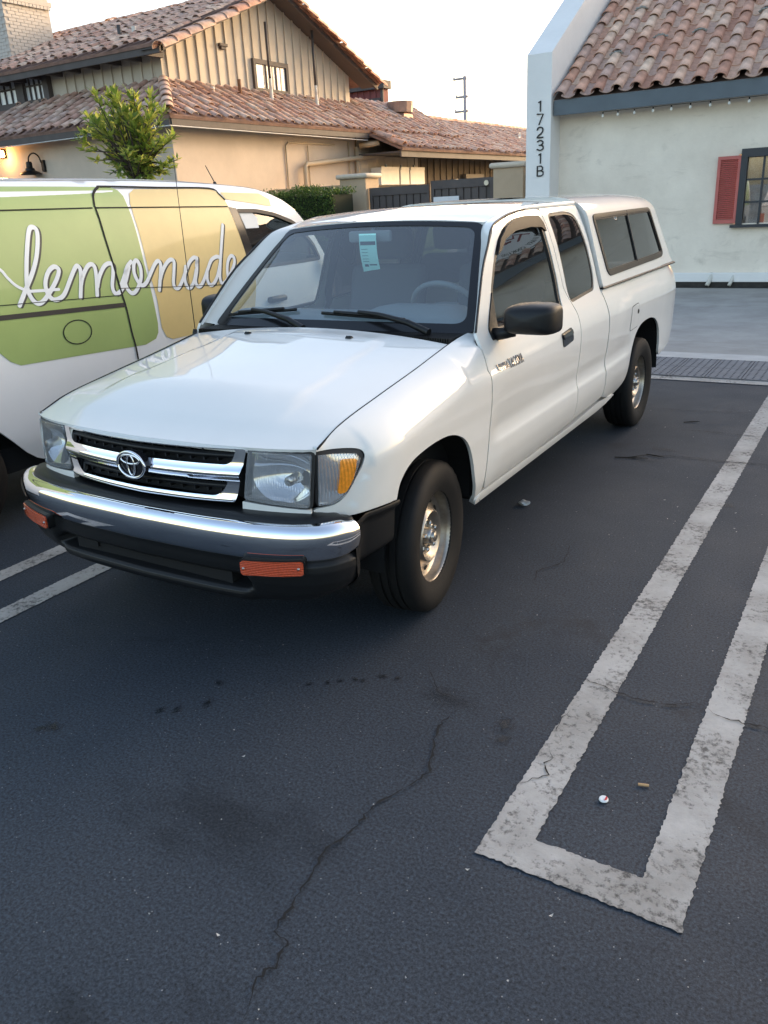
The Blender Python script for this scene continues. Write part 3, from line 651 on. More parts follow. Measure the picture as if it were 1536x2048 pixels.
# black pad on top of the bar and valance below it
mb=MB()
def pad(u,v):
    q=lerp(-1,1,u); x,y=bplan(q); n=bnorm(q); ax_=abs(x); T=[(-.055,.6135),(-.062,.624),(-.075,.630),(-.12,.631),(-.17,.628),(-.24,.62)]
    k=v*(len(T)-1); i=min(int(k),len(T)-2); f=k-i; o_,z=lerp(T[i][0],T[i+1][0],f),lerp(T[i][1],T[i+1][1],f)
    return (x+n.x*o_*(1-.55*sm(abs(q),.75,1)),y+n.y*o_,z+.004*(1-q*q)-.012*sm(abs(q),.7,1))
mb.grid(pad,80,14); mb.obj('bumper_pad',BLACK,bum,True)
VT=[(-.030,.494),(-.034,.478),(-.036,.455),(-.040,.435),(-.055,.420),(-.075,.418),(-.077,.376),(-.047,.370),(-.036,.361),(-.034,.350),(-.042,.332),(-.062,.316),(-.11,.305)]
VE=[(-.030,.494),(-.016,.478),(-.014,.455),(-.018,.430),(-.022,.410),(-.028,.395),(-.034,.380),(-.040,.366),(-.048,.354),(-.058,.341),(-.070,.328),(-.090,.316),(-.13,.305)]
mb=MB()
def val(u,v):
    q=lerp(-1,1,u); x,y=bplan(q); n=bnorm(q); w_=sm(abs(q),.46,.52); k=v*(len(VT)-1); i=min(int(k),len(VT)-2); f=k-i
    a=lerp(VT[i][0],VT[i+1][0],f),lerp(VT[i][1],VT[i+1][1],f); b=lerp(VE[i][0],VE[i+1][0],f),lerp(VE[i][1],VE[i+1][1],f)
    o_,z=lerp(a[0],b[0],w_),lerp(a[1],b[1],w_)
    if w_<.5 and 5<=k<=6.01: o_-=.05
    return (x+n.x*o_,y+n.y*o_+(-.0),z+.05*sm(abs(q),.55,1)*sm(.42-z,0,.15))
mb.grid(val,140,48); va=mb.obj('bumper_valance',BLACK,bum,True)
for sx in (1,-1):
    # wrap of black plastic from the bar end back to the wheel arch
    mb=MB()
    def wrap(u,v):
        y=lerp(-.62,-.362,u); z=lerp(.601,lerp(.345,.40,u),v); x=SX(max(y,-.52),min(z,.59))+.010*math.exp(-((v-.05)/.06)**2)-.014*sm(v,.05,.2)
        x=lerp(x,.806,sm(-y,.50,.62)); return (sx*(x+.004-.05*sm(v,.75,1)),y,z)
    mb.grid(wrap,14,20); mb.obj('bumper_side',BLACK,bum,True)
    # signal lamp
    def sig(q_,z):
        q=q_; x,y=bplan(q); n=bnorm(q); return (x+n.x*.004,y+n.y*.004,z)
    z_in,z_out=.503,.511
    SG=rnd([(.495,.500),(.715,.510),(.715,.462),(.495,.450)],.012,4)
    bz=patch('signal_bezel',inset(SG,-.006),sig,.02,BLACK,bum,hint=(.3,-1,0),flange=.03,off=0,sx=sx)
    patch('signal_lamp',SG,sig,.012,ORANGE,bum,hint=(.3,-1,0),flange=.012,off=.006,sx=sx)
    for qq,zq in ((.508,.475),(.702,.486)):
        p=sig(qq,zq); mb=MB(); mb.lathe([(-.010,.0005),(-.010,.004),(-.006,.0048),(0,.0048)],(sx*p[0],p[1],p[2]),'y',10); mb.obj('screw',NUT,bum,True)
    # lower chin lip under the signal
mb=MB(); mb.box((-.40,-.79,.37),(.40,-.74,.43)); mb.box((-.34,-.80,.395),(-.27,-.79,.43)); mb.obj('bumper_beam',DARK,bum)
# --- wheels
def wheel(cx,cy,cz,steer,sx):
    TW=.205; tp=[]
    r_in,r_out=.182,.3105
    half=TW/2
    P=[(-.068,r_in),(-.080,r_in+.004),(-.095,r_in+.035),(-.1025,r_in+.068),(-.100,r_in+.095),(-.090,r_out-.014),(-.082,r_out-.006),(-.072,r_out-.001),(-.045,r_out),(-.040,r_out),(-.039,r_out-.007),(-.031,r_out-.007),(-.030,r_out+.001),(-.008,r_out+.001),(-.007,r_out-.007),(.001,r_out-.007)]
    P=P+[(-a,b) for a,b in P[:-1][::-1]]
    mb=MB(); n=72; V=[];F=[]
    for i,(a,r) in enumerate(P):
        for k in range(n):
            t=2*math.pi*k/n; rr=r
            if abs(a)>.06 and r>r_out-.03: rr-=.004*(k%2)
            V.append((a,rr*math.cos(t),rr*math.sin(t)))
    for i in range(len(P)-1):
        for k in range(n): F.append((i*n+k,i*n+(k+1)%n,(i+1)*n+(k+1)%n,(i+1)*n+k))
    # flat contact patch
    V=[(x,y,max(z,-cz+.0)) for x,y,z in V]
    mb.add(V,F); ty=mb.obj('tyre',TYRE,None,True,40)
    # rim (outer face towards +x)
    mb=MB(); mb.lathe([(.078,.1955),(.081,.1955),(.0815,.192),(.078,.186),(.068,.181),(.058,.1785),(.030,.176),(.010,.160),(-.070,.160),(-.078,.19)],(0,0,0),'x',64)
    mb.lathe([(.030,.1755),(.034,.170),(.026,.160),(.022,.150),(.026,.134),(.044,.116),(.056,.109),(.060,.103),(.056,.094),(.040,.080),(.034,.072),(.034,.034),(.030,.030)],(0,0,0),'x',64)
    ri=mb.obj('rim',STEEL,None,True,50)
    mb=MB()
    for k in range(12):
        a=2*math.pi*k/12; c_=Vector((.0262,.145*math.cos(a),.145*math.sin(a)))
        e1=Vector((0,-math.sin(a),math.cos(a))); e2=Vector((.25,math.cos(a),math.sin(a))).normalized()
        mb.add([c_+e1*.021*math.cos(t)+e2*.0085*math.sin(t)+Vector((.0012,0,0)) for t in [2*math.pi*j/12 for j in range(12)]],[tuple(range(12))])
        mb.obj('rim_slot',DARK,ri,fix=False); mb=MB()
    mb=MB(); mb.lathe([(.030,.036),(.060,.034),(.064,.031),(.065,.024),(.076,.021),(.080,.014),(.081,.001)],(0,0,0),'x',28); mb.obj('hub_cap',NUT,ri,True,40)
    for k in range(5):
        a=2*math.pi*k/5+.3; y,z=.057*math.cos(a),.057*math.sin(a)
        mb=MB(); mb.lathe([(.033,.0145),(.039,.0135),(.041,.0108),(.055,.0105),(.060,.007),(.061,.001)],(0,y,z),'x',6); mb.obj('lug_nut',NUT,ri,True,30)
    mb=MB(); mb.lathe([(-.03,.0),(-.03,.14),(-.005,.14)],(0,0,0),'x',24); mb.obj('brake_drum',DARK,ri)
    M=Matrix.Translation((cx,cy,cz))@Matrix.Rotation(steer,4,'Z')@(Matrix.Rotation(math.pi,4,'Z') if sx<0 else Matrix())
    we=bpy.data.objects.new('wheel',None); COL.objects.link(we); we.parent=truck; we.matrix_parent_inverse=WORLD[truck.name].inverted(); we.matrix_basis=M
    for o in (ty,ri)+tuple(ri.children): o.parent=we; o.matrix_parent_inverse=Matrix()
    return we
RZW=.307
wheel(.6975,0,RZW,.1215,1); wheel(-.6975,0,RZW,.1215,-1); wheel(.6975,3.105,RZW,0,1); wheel(-.6975,3.105,RZW,0,-1)
# --- door badge: chrome lettering on the driver's door
def onside(y,z,d): return (SX(y,z)+.001+d,y,z)
b1=words('TOYOTA',.024,.013,.006); b2=words('TACOMA',.036,.020,.007)
st_=[[(.485+a,.893+b) for a,b in s] for s in b1]+[[(.600+a+b*.12,.886+b) for a,b in s] for s in b2]
ribbon(st_,.0045,onside,.004).obj('door_lettering',mat('badge_silver',(.30,.30,.31),.25,1),truck,fix=False)
# hang tag on the mirror
def tagf(a,b,d):
    t=(b-1.27)/.176; return (a+.035*(1-t)-.02*(1-t)**2,.842-.02*math.sin(t*3)+d,b)
tg=MB(); tg.grid(lambda u,v:tagf(lerp(-.046,.052,u),lerp(1.27+.012*u,1.447,v),0),6,14)
TAGM=mat('pale_green_card',(.42,.78,.74),.6)
hang=tg.obj('hang_tag',TAGM,None,True); tag(hang,'pale green paper tag hanging from the mirror inside the windshield','hang tag')
mb=MB()
mb.grid(lambda u,v:tagf(lerp(-.040,.046,u),lerp(1.395,1.412,v),-.001),6,2)
for zz in (1.375,1.36,1.345,1.33,1.318): mb.grid(lambda u,v:tagf(lerp(-.036,.0,u),lerp(zz,zz+.002,v),-.001),4,1)
mb.grid(lambda u,v:tagf(lerp(-.030,-.008,u),lerp(1.294,1.306,v),-.001),2,1); mb.grid(lambda u,v:tagf(lerp(-.003,.04,u),lerp(1.300,1.306,v),-.001),2,1)
mb.obj('tag_print',mat('tag_ink',(.02,.05,.08),.6),hang)
# ================================================================ the green and yellow delivery van
LET=[
[(0.1154, 1.1696), (0.1763, 1.2427), (0.2448, 1.3226), (0.2999, 1.4048), (0.3412, 1.493), (0.3526, 1.5399), (0.3356, 1.5559), (0.3105, 1.5464), (0.278, 1.4925), (0.2337, 1.3927), (0.1992, 1.2923), (0.1899, 1.2368), (0.2013, 1.1919), (0.225, 1.167), (0.2579, 1.1697), (0.3062, 1.2018), (0.3685, 1.2577), (0.4045, 1.2989), (0.4174, 1.329), (0.3922, 1.3446), (0.3529, 1.3259), (0.3215, 1.289), (0.3046, 1.2465), (0.3088, 1.2015), (0.3355, 1.1738), (0.3751, 1.1759), (0.4161, 1.1984), (0.4809, 1.2735), (0.5266, 1.3239), (0.548, 1.3358), (0.5619, 1.3163), (0.5513, 1.2667), (0.5156, 1.1664)],
[(0.5348, 1.2222), (0.5657, 1.2745), (0.6153, 1.3254), (0.6491, 1.3365), (0.6665, 1.3164), (0.6587, 1.2562), (0.6344, 1.1622)],
[(0.6509, 1.21), (0.6826, 1.2633), (0.7339, 1.3152), (0.7766, 1.3306), (0.8004, 1.3167), (0.7873, 1.2677), (0.7613, 1.2079), (0.7618, 1.1694), (0.783, 1.1549), (0.8208, 1.1726), (0.8675, 1.2164), (0.9212, 1.2991)],
[(0.8205, 1.1921), (0.8736, 1.2548), (0.9083, 1.3002), (0.9469, 1.3262)],
[(0.8906, 1.2824), (0.8673, 1.2359), (0.8648, 1.1874), (0.884, 1.1534), (0.9117, 1.1454), (0.9492, 1.1686), (0.994, 1.2236), (1.0096, 1.2817), (1.0, 1.3244), (0.9811, 1.3284), (0.962, 1.3054), (0.9508, 1.2574), (0.9646, 1.2067), (0.9908, 1.1816), (1.0296, 1.1951), (1.0808, 1.2453), (1.1327, 1.2961), (1.167, 1.3134), (1.1814, 1.292), (1.1636, 1.2377), (1.1221, 1.1398)],
[(1.1407, 1.189), (1.1808, 1.2463), (1.2325, 1.2929), (1.2757, 1.3124), (1.3006, 1.2976), (1.2808, 1.2372), (1.2548, 1.1671), (1.2646, 1.1374), (1.2946, 1.1368), (1.3364, 1.1745), (1.3964, 1.2425), (1.4417, 1.2861), (1.4884, 1.3088), (1.512, 1.2964), (1.4929, 1.25)],
[(1.5146, 1.3042), (1.49, 1.2289), (1.4589, 1.1677), (1.4636, 1.1296), (1.4947, 1.1264), (1.5368, 1.16), (1.5995, 1.23), (1.6488, 1.2802), (1.7046, 1.2976), (1.74, 1.2894)],
[(1.3939, 1.2585), (1.3635, 1.1877), (1.3705, 1.1341), (1.3992, 1.1257), (1.4404, 1.1588), (1.4846, 1.2294)],
[(1.5881, 1.2202), (1.5717, 1.1674), (1.5808, 1.1283), (1.6171, 1.1246), (1.6719, 1.1687), (1.7277, 1.2519)],
[(1.8412, 1.497), (1.7794, 1.369), (1.7208, 1.2304), (1.6975, 1.1552), (1.709, 1.1207), (1.7455, 1.1281), (1.8122, 1.1778), (1.8715, 1.24), (1.8796, 1.2787), (1.853, 1.2919), (1.8126, 1.2616), (1.785, 1.2026), (1.7812, 1.147), (1.8105, 1.1103), (1.8581, 1.1225), (1.9041, 1.1579), (1.9317, 1.1895)],
]

SWOOSH=[(0.0,1.40),(0.0638,1.3561),(0.0894,1.3158),(0.1289,1.2693),(0.1899,1.2368),(0.2509,1.2302),(0.385,1.2236)]
VWHITE=mat('white_van_paint',(.78,.79,.80),.35,coat=.8,coat_rough=.06,var=.05,vscale=2)
VGREEN=mat('green_vinyl_wrap',(.32,.42,.14),.38,coat=.25,var=.10,vscale=3)
VYEL=mat('yellow_vinyl_wrap',(.70,.53,.22),.38,coat=.25,var=.10,vscale=3)
VX=Spl([(.30,-1.80),(.5,-1.755),(.8,-1.745),(1.05,-1.75),(1.3,-1.775),(1.55,-1.82),(1.68,-1.87),(1.76,-1.93),(1.80,-2.02)])
VC=-2.66
def vside(y,z):
    x=VX(z)-VC
    x-= .35*max(0,y-2.6)**2+.10*max(0,-.9-y)**2
    x+= .008*math.exp(-((z-1.13)/.012)**2)*0
    return (x,y,z)
def vs(y,z,d=0):
    p=vside(y,z); return (p[0]+VC+d,p[1],p[2])
van=thing('delivery_van','white van wrapped in green and yellow with lemonade script, parked beside the pickup','van',(VC,1.1,0))
VTOP=Spl([(-1.25,1.77),(-1.1,1.795),(0,1.80),(1.2,1.797),(1.65,1.785),(2.0,1.762),(2.3,1.735),(2.5,1.685),(2.68,1.597),(2.78,1.513),(2.95,1.36),(3.12,1.20)])
ytop=[-1.25+i*.12 for i in range(37)]
top=[(y,VTOP(y)-.002) for y in ytop]
archv=lambda cy:[(cy-.37*math.cos(i*math.pi/12)*1.0,.33+.37*math.sin(i*math.pi/12)) for i in range(13)]
rear_arch=[(-.47+.37*math.cos(math.pi-i*math.pi/12),.34+.37*math.sin(i*math.pi/12)) for i in range(0,10)]+[(-.157,.543),(-.0064,.384),(.0578,.335)]
front_arch=[(2.62+.37*math.cos(math.pi-i*math.pi/12),.34+.37*math.sin(i*math.pi/12)) for i in range(13)]
VWIN=rnd([(2.028,1.585),(2.25,1.578),(2.45,1.545),(2.66,1.478),(2.90,1.30),(2.98,1.19),(2.11,1.19)],[.03,.05,.05,.05,.04,.03,.03],4)
for s_ in (1,-1):
    out=[(-1.25,.34)]+rear_arch+[(.10,.315),(2.15,.315)]+front_arch+[(3.25,.34),(3.42,.45),(3.45,.80),(3.40,1.0),(3.14,1.19)]+top[::-1]
    vb=bpy.data.objects
    def off(o,s_=s_):
        o.data.transform(Matrix.Translation((VC,0,0))); return o
    b=off(patch('body_side',out,vside,.05,VWHITE,van,holes=[VWIN],flange=.02,sx=s_))
    off(patch('door_glass',inset(VWIN,.004),vside,.08,glass('van_glass',(.30,.32,.31),1.55),b,flange=0,off=-.012,sx=s_))
    off(ring('door_glass_seal',inset(VWIN,-.012),inset(VWIN,.014),vside,.04,SEAL,b,flange=.01,off=.002,sx=s_))
    if s_<0: continue
    off(patch('green_wrap',[(-1.0,1.765),(0.2725,1.7652),(0.6689,1.7606),(1.0,1.7540),(1.045,1.735),(1.0607,1.7008),(1.0567,1.6401),(1.05,1.3104),(1.058,1.0956),(1.0637,.9406),(1.055,.885),(1.0284,.8504),(.9375,.8273),(.8349,.8314),(.3829,.8497),(.0427,.8629),(-.0137,.8922),(-.0623,.9449),(-.3,1.0),(-1.0,1.0)],vside,.06,VGREEN,b,flange=0,off=.0025))
    off(patch('yellow_wrap',[(1.177,1.7385),(1.12,1.715),(1.085,1.6577),(1.074,1.5789),(1.0718,1.2712),(1.0907,1.0922),(1.0896,.9107),(1.1216,.8464),(1.1732,.8249),(1.3511,.8249),(2.0,.85),(2.05,1.0),(2.0867,1.1704),(1.99,1.50),(1.9509,1.6625),(1.9144,1.7117),(1.8514,1.7335)],vside,.06,VYEL,b,flange=0,off=.0025))
    off(patch('yellow_rail_wrap',[(1.945,1.7086),(2.3531,1.6945),(2.4415,1.6514),(2.4339,1.6021),(1.965,1.6625)],vside,.06,VYEL,b,flange=0,off=.0025))
    off(patch('b_pillar_trim',[(1.957,1.612),(2.032,1.600),(2.125,1.19),(2.04,1.16)],vside,.06,GLOSSBLK,b,flange=0,off=.004))
    bst=lambda a,b_,d:vs(a,b_,.0045+d)
    G=[cat([(1.9509,1.6625),(1.92,1.70),(1.856,1.7376),(1.4,1.748),(.9706,1.7597),(.9088,1.7543),(.842,1.7168),(.81,1.6589),(.8069,1.6415),(.7992,1.4786),(.8082,1.3065),(.8172,1.1608),(.8299,1.0611),(.8384,.9224),(.853,.7962),(.86,.45)],4)]
    ribbon(G,.012,bst,.001).obj('sliding_door_gap',GAPM,b,fix=False)
    ribbon([resamp([(-1.0,1.650),(.185,1.6468),(.7837,1.6411)],.1,False)],.007,bst,.001).obj('roof_seam',GAPM,b,fix=False)
    ribbon([resamp([(.81,1.6411),(1.95,1.615)],.1,False)],.007,bst,.001).obj('roof_seam',GAPM,b,fix=False)
    ribbon([resamp([(-1.0,1.21),(.0054,1.1821),(.8039,1.144)],.1,False)],.004,bst,.001).obj('body_crease',GAPM,b,fix=False)
    ribbon([resamp([(.8112,1.1833),(1.3,1.142),(1.96,1.0925)],.1,False)],.004,bst,.001).obj('body_crease',GAPM,b,fix=False)
    ribbon([resamp([(-1.0,1.155),(-.0139,1.1208),(.8182,1.086)],.1,False)],.026,bst,.001).obj('door_track',SEAL,b,fix=False)
    fc=[(.4458+.098*math.cos(i*math.pi/16),.980+.066*math.sin(i*math.pi/16)) for i in range(33)]
    ribbon([fc],.006,bst,.001).obj('fuel_door_gap',GAPM,b,fix=False)
    mb=MB(); mb.prism(rnd([(.352,.995),(.385,.995),(.385,.965),(.352,.965)],.01),lambda a,b_,d:vs(a,b_,.003+d),0,.004); mb.obj('fuel_door_grip',VGREEN,b)
    LS=[cat(L,5) for L in LET]
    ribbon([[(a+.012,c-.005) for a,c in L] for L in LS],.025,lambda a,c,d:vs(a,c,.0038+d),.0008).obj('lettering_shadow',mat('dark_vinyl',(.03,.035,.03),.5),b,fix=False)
    ribbon(LS,.025,lambda a,c,d:vs(a,c,.0046+d),.0004).obj('lemonade_lettering',mat('white_vinyl_letters',(.72,.76,.80),.45),b,fix=False)
    ribbon([cat(SWOOSH,4)],.016,lambda a,c,d:vs(a,c,.0045+d),.0004).obj('lettering_swoosh',MATS['white_vinyl_letters'],b,fix=False)
def vroof(u,v):
    y=lerp(-1.25,2.22,u); s=lerp(-1,1,v); e=vside(y,VTOP(y)-.002)[0]; return (VC+s*e,y,VTOP(y)+.040*(1-s*s)**.8)
mb=MB(); mb.grid(vroof,30,24); mb.obj('roof',VWHITE,van,True)
def vwind(u,v):
    y=lerp(2.22,3.12,u); s=lerp(-1,1,v); e=vside(y,VTOP(y)-.002)[0]; b_=(1-s*s); return (VC+s*e,y+.14*b_*sm(u,0,1),VTOP(y)+.040*b_**.8)
mb=MB(); mb.grid(vwind,14,16); mb.obj('windshield',glass('van_glass'),van,True)
mb=MB(); mb.grid(lambda u,v:(lambda s:(VC+s*lerp(.80,.74,u),lerp(3.14,3.44,u)+.12*(1-s*s),lerp(1.20,.98,u)+.03*(1-s*s)))(lerp(-1,1,v)),8,12); mb.grid(lambda u,v:(lambda s:(VC+s*lerp(.74,.72,u),3.44+.12*(1-s*s)-.05*u,lerp(.98,.32,u)))(lerp(-1,1,v)),8,12); mb.obj('hood',VWHITE,van,True,40)
mb=MB(); mb.grid(lambda u,v:(VC+lerp(-1,1,u)*lerp(.80,.70,sm(v,.6,1)),-1.25-.02*math.sin(v*math.pi),lerp(.34,1.80,v)),8,10); mb.obj('rear_doors',VWHITE,van,True)
mb=MB(); mb.box((VC-.82,-1.2,.28),(VC+.82,3.2,.42)); mb.box((VC-.72,.6,.42),(VC+.72,.66,1.70)); mb.box((VC-.80,2.9,.42),(VC+.80,3.05,1.12)); mb.obj('floor_and_bulkhead',DARK,van)
for xs in (-.42,.42):
    mb=MB(); mb.box((VC+xs-.24,1.75,.60),(VC+xs+.24,2.25,.80),.06); mb.box((VC+xs-.22,1.62,.75),(VC+xs+.22,1.80,1.38),.06); mb.obj('seat',CLOTH,van,True,50)
for cy,sxx in ((-.47,1),(-.47,-1),(2.62,1),(2.62,-1)):
    mb=MB(); mb.lathe([(-.10,.20),(-.10,.29),(-.08,.325),(.08,.325),(.10,.29),(.10,.20)],(VC+sxx*.79,cy,.325),'x',40); wv=mb.obj('wheel',TYRE,van,True,40)
    mb=MB(); mb.lathe([(.085,.205),(.06,.19),(.05,.10),(.07,.04),(.075,.001)],(VC+sxx*.79,cy,.325),'x',28,sxx); mb.obj('wheel_cover',STEEL,wv,True,40)
mb=MB(); mb.tube([(-2.15,2.2,1.765),(-2.15,2.195,1.79)],[.018,.010],8); mb.tube([(-2.15,2.197,1.785),(-2.15,2.12,1.90)],[.004,.003],6); mb.obj('roof_antenna',BLACK,van,True)
mb=MB(); mb.box((-.03,-.10,-.022),(.03,.10,.022),.018,Matrix.Translation((-1.735,2.28,.95))); mb.obj('door_handle',BLACK,van,True,50)
mb=MB(); mb.box((-.05,-.06,-.08),(.05,.06,.08),.035,Matrix.Translation((-1.72,3.02,1.16))); mb.obj('door_mirror',BLACK,van,True,50)
# white paper sheet on the van's door glass
mb=MB(); mb.prism([(2.06,1.572),(2.20,1.566),(2.245,1.53),(2.235,1.46),(2.09,1.462)],lambda a,b_,d:vs(a,b_,-.008+d),0,.001); mb.obj('window_sheet',mat('white_paper',(.8,.8,.78),.7),van)
STAINS=[(0.4, -0.99, 0.035), (0.022, -1.332, 0.05), (-0.01, -1.357, 0.03), (0.281, -1.096, 0.03), (0.331, -1.064, 0.03), (0.349, -0.873, 0.028), (0.701, -0.698, 0.02), (0.734, -0.667, 0.02), (0.777, -0.635, 0.02), (0.804, -0.628, 0.02), (0.855, -0.574, 0.028), (0.909, -0.561, 0.02), (0.647, -0.735, 0.02), (1.377, -0.715, 0.04), (0.955, -2.003, 0.1), (1.134, -0.594, 0.1), (1.111, 2.545, 0.09), (1.602, 1.653, 0.08), (1.353, -0.64, 0.05)]
STREAK=(0.837,-1.409,0.653,0.002)
# ================================================================ ground, paving, markings
def nodes_asphalt():
    m=bpy.data.materials.new('sealed_asphalt'); m.use_nodes=True; n=m.node_tree.nodes; l=m.node_tree.links; b=n['Principled BSDF']
    tc=n.new('ShaderNodeTexCoord')
    def nz(sc,det=6,ro=.6,dist=0):
        t=n.new('ShaderNodeTexNoise'); t.inputs['Scale'].default_value=sc; t.inputs['Detail'].default_value=det; t.inputs['Roughness'].default_value=ro; t.inputs['Distortion'].default_value=dist
        l.new(tc.outputs['Object'],t.inputs['Vector']); return t
    def ramp(src,p0,p1,c0,c1):
        r=n.new('ShaderNodeValToRGB'); r.color_ramp.elements[0].position=p0; r.color_ramp.elements[1].position=p1; r.color_ramp.elements[0].color=(*c0,1); r.color_ramp.elements[1].color=(*c1,1); l.new(src,r.inputs[0]); return r
    def mix(kind,fac,a,b_):
        x=n.new('ShaderNodeMix'); x.data_type='RGBA'; x.blend_type=kind
        if isinstance(fac,float): x.inputs[0].default_value=fac
        else: l.new(fac,x.inputs[0])
        for s_,q in ((6,a),(7,b_)):
            if isinstance(q,tuple): x.inputs[s_].default_value=(*q,1)
            else: l.new(q,x.inputs[s_])
        return x.outputs[2]
    big=ramp(nz(.42,9,.68,.5).outputs[0],.33,.68,(.015,.0225,.033),(.031,.0385,.049))
    fine=ramp(nz(115,5,.8).outputs[0],.36,.66,(.22,.22,.22),(2.1,2.1,2.1))
    c=mix('MULTIPLY',1.0,big.outputs[0],fine.outputs[0])
    stain=ramp(nz(1.3,6,.7,1.2).outputs[0],.60,.74,(1,1,1),(.45,.45,.47))
    c=mix('MULTIPLY',1.0,c,stain.outputs[0])
    # pale stones showing in the surface
    v=n.new('ShaderNodeTexVoronoi'); v.inputs['Scale'].default_value=95; l.new(tc.outputs['Object'],v.inputs['Vector'])
    r=ramp(v.outputs['Distance'],.12,.20,(1,1,1),(0,0,0)); wn=n.new('ShaderNodeTexWhiteNoise'); l.new(v.outputs['Position'],wn.inputs['Vector'])
    gt=n.new('ShaderNodeMath'); gt.operation='GREATER_THAN'; gt.inputs[1].default_value=.955; l.new(wn.outputs[0],gt.inputs[0])
    mm=n.new('ShaderNodeMath'); mm.operation='MULTIPLY'; l.new(r.outputs[0],mm.inputs[0]); l.new(gt.outputs[0],mm.inputs[1])
    c=mix('MIX',mm.outputs[0],c,(.24,.235,.23))
    l.new(c,b.inputs['Base Color']); 
    rr=n.new('ShaderNodeMapRange'); rr.inputs[3].default_value=.55; rr.inputs[4].default_value=.85; l.new(nz(2.2,5).outputs[0],rr.inputs[0]); l.new(rr.outputs[0],b.inputs['Roughness'])
    b.inputs['Specular IOR Level'].default_value=.35
    bm_=n.new('ShaderNodeBump'); bm_.inputs['Strength'].default_value=.45; bm_.inputs['Distance'].default_value=.003; l.new(nz(160,4,.7).outputs[0],bm_.inputs['Height'])
    l.new(bm_.outputs[0],b.inputs['Normal']); return m
ASPH=nodes_asphalt()
g=mesh('ground',[(-1500,-1500,0),(1500,-1500,0),(1500,1500,0),(-1500,1500,0)],[(0,1,2,3)],ASPH); tag(g,kind='structure')
CONC=mat('pale_concrete',(.40,.38,.35),.85,var=.28,vscale=1.6,bump=.2,bscale=60,bdist=.004,detail=10)
CONC2=mat('pale_concrete_band',(.52,.50,.47),.8,var=.2,vscale=4,bump=.2,bscale=80,bdist=.003)
def sheet(name,x0,y0,x1,y1,z,m,h=0): 
    mb=MB(); mb.box((x0,y0,z-max(h,.02)),(x1,y1,z)); o=mb.obj(name,m); tag(o,kind='structure'); return o
sheet('concrete_path',-14,5.95,25,11.86,.012,CONC)
sheet('concrete_edge_band',-14,5.66,25,5.945,.016,CONC2)
sheet('planting_strip',-3.2,11.865,25,12.0,.02,mat('dark_soil',(.03,.026,.022),.95,var=.5,vscale=20,bump=.6,bscale=50,bdist=.02))
def paintmat():
    m=bpy.data.materials.new('worn_road_paint'); m.use_nodes=True; n=m.node_tree.nodes; l=m.node_tree.links; b=n['Principled BSDF']; tc=n.new('ShaderNodeTexCoord')
    t=n.new('ShaderNodeTexNoise'); t.inputs['Scale'].default_value=46; t.inputs['Detail'].default_value=8; t.inputs['Roughness'].default_value=.72; l.new(tc.outputs['Object'],t.inputs['Vector'])
    t2=n.new('ShaderNodeTexNoise'); t2.inputs['Scale'].default_value=4.5; t2.inputs['Detail'].default_value=6; l.new(tc.outputs['Object'],t2.inputs['Vector'])
    ad=n.new('ShaderNodeMath'); ad.operation='MULTIPLY_ADD'; ad.inputs[1].default_value=.55; l.new(t2.outputs[0],ad.inputs[0]); l.new(t.outputs[0],ad.inputs[2])
    r=n.new('ShaderNodeValToRGB'); r.color_ramp.elements[0].position=.61; r.color_ramp.elements[1].position=.75; r.color_ramp.elements[0].color=(.11,.105,.10,1); r.color_ramp.elements[1].color=(.41,.395,.375,1)
    l.new(ad.outputs[0],r.inputs[0]); t3=n.new('ShaderNodeTexNoise'); t3.inputs['Scale'].default_value=2.2; t3.inputs['Detail'].default_value=9; t3.inputs['Roughness'].default_value=.7; l.new(tc.outputs['Object'],t3.inputs['Vector'])
    r3=n.new('ShaderNodeValToRGB'); r3.color_ramp.elements[0].position=.36; r3.color_ramp.elements[0].color=(.62,.60,.57,1); r3.color_ramp.elements[1].position=.62; r3.color_ramp.elements[1].color=(1.08,1.07,1.05,1); l.new(t3.outputs[0],r3.inputs[0])
    mu=n.new('ShaderNodeMix'); mu.data_type='RGBA'; mu.blend_type='MULTIPLY'; mu.inputs[0].default_value=1; l.new(r.outputs[0],mu.inputs[6]); l.new(r3.outputs[0],mu.inputs[7]); l.new(mu.outputs[2],b.inputs['Base Color']); b.inputs['Roughness'].default_value=.75
    bm_=n.new('ShaderNodeBump'); bm_.inputs['Strength'].default_value=.7; bm_.inputs['Distance'].default_value=.004; l.new(t.outputs[0],bm_.inputs['Height']); l.new(bm_.outputs[0],b.inputs['Normal']); return m
PAINTW=paintmat()
def marking(name,poly,z=.004,jit=.0034):
    P=resamp(poly,.009); P=[(x+random.uniform(-jit,jit),y+random.uniform(-jit,jit)) for x,y in P]
    o=patch(name,P,lambda a,b:(a,b,z),.25,PAINTW,None,hint=(0,0,1),flange=0); tag(o,kind='structure'); return o
marking('parking_line',[(1.50,-1.18),(2.014,-1.185),(2.014,4.64),(1.896,4.64),(1.896,-1.067),(1.619,-1.068),(1.619,4.64),(1.50,4.64)])
marking('parking_line',[(-1.303,-1.18),(-.816,-1.18),(-.816,4.64),(-.93,4.64),(-.93,-1.065),(-1.20,-1.065),(-1.20,4.64),(-1.303,4.64)])
marking('border_line',[(-9,4.66),(9,4.66),(9,4.80),(-9,4.80)],.006)
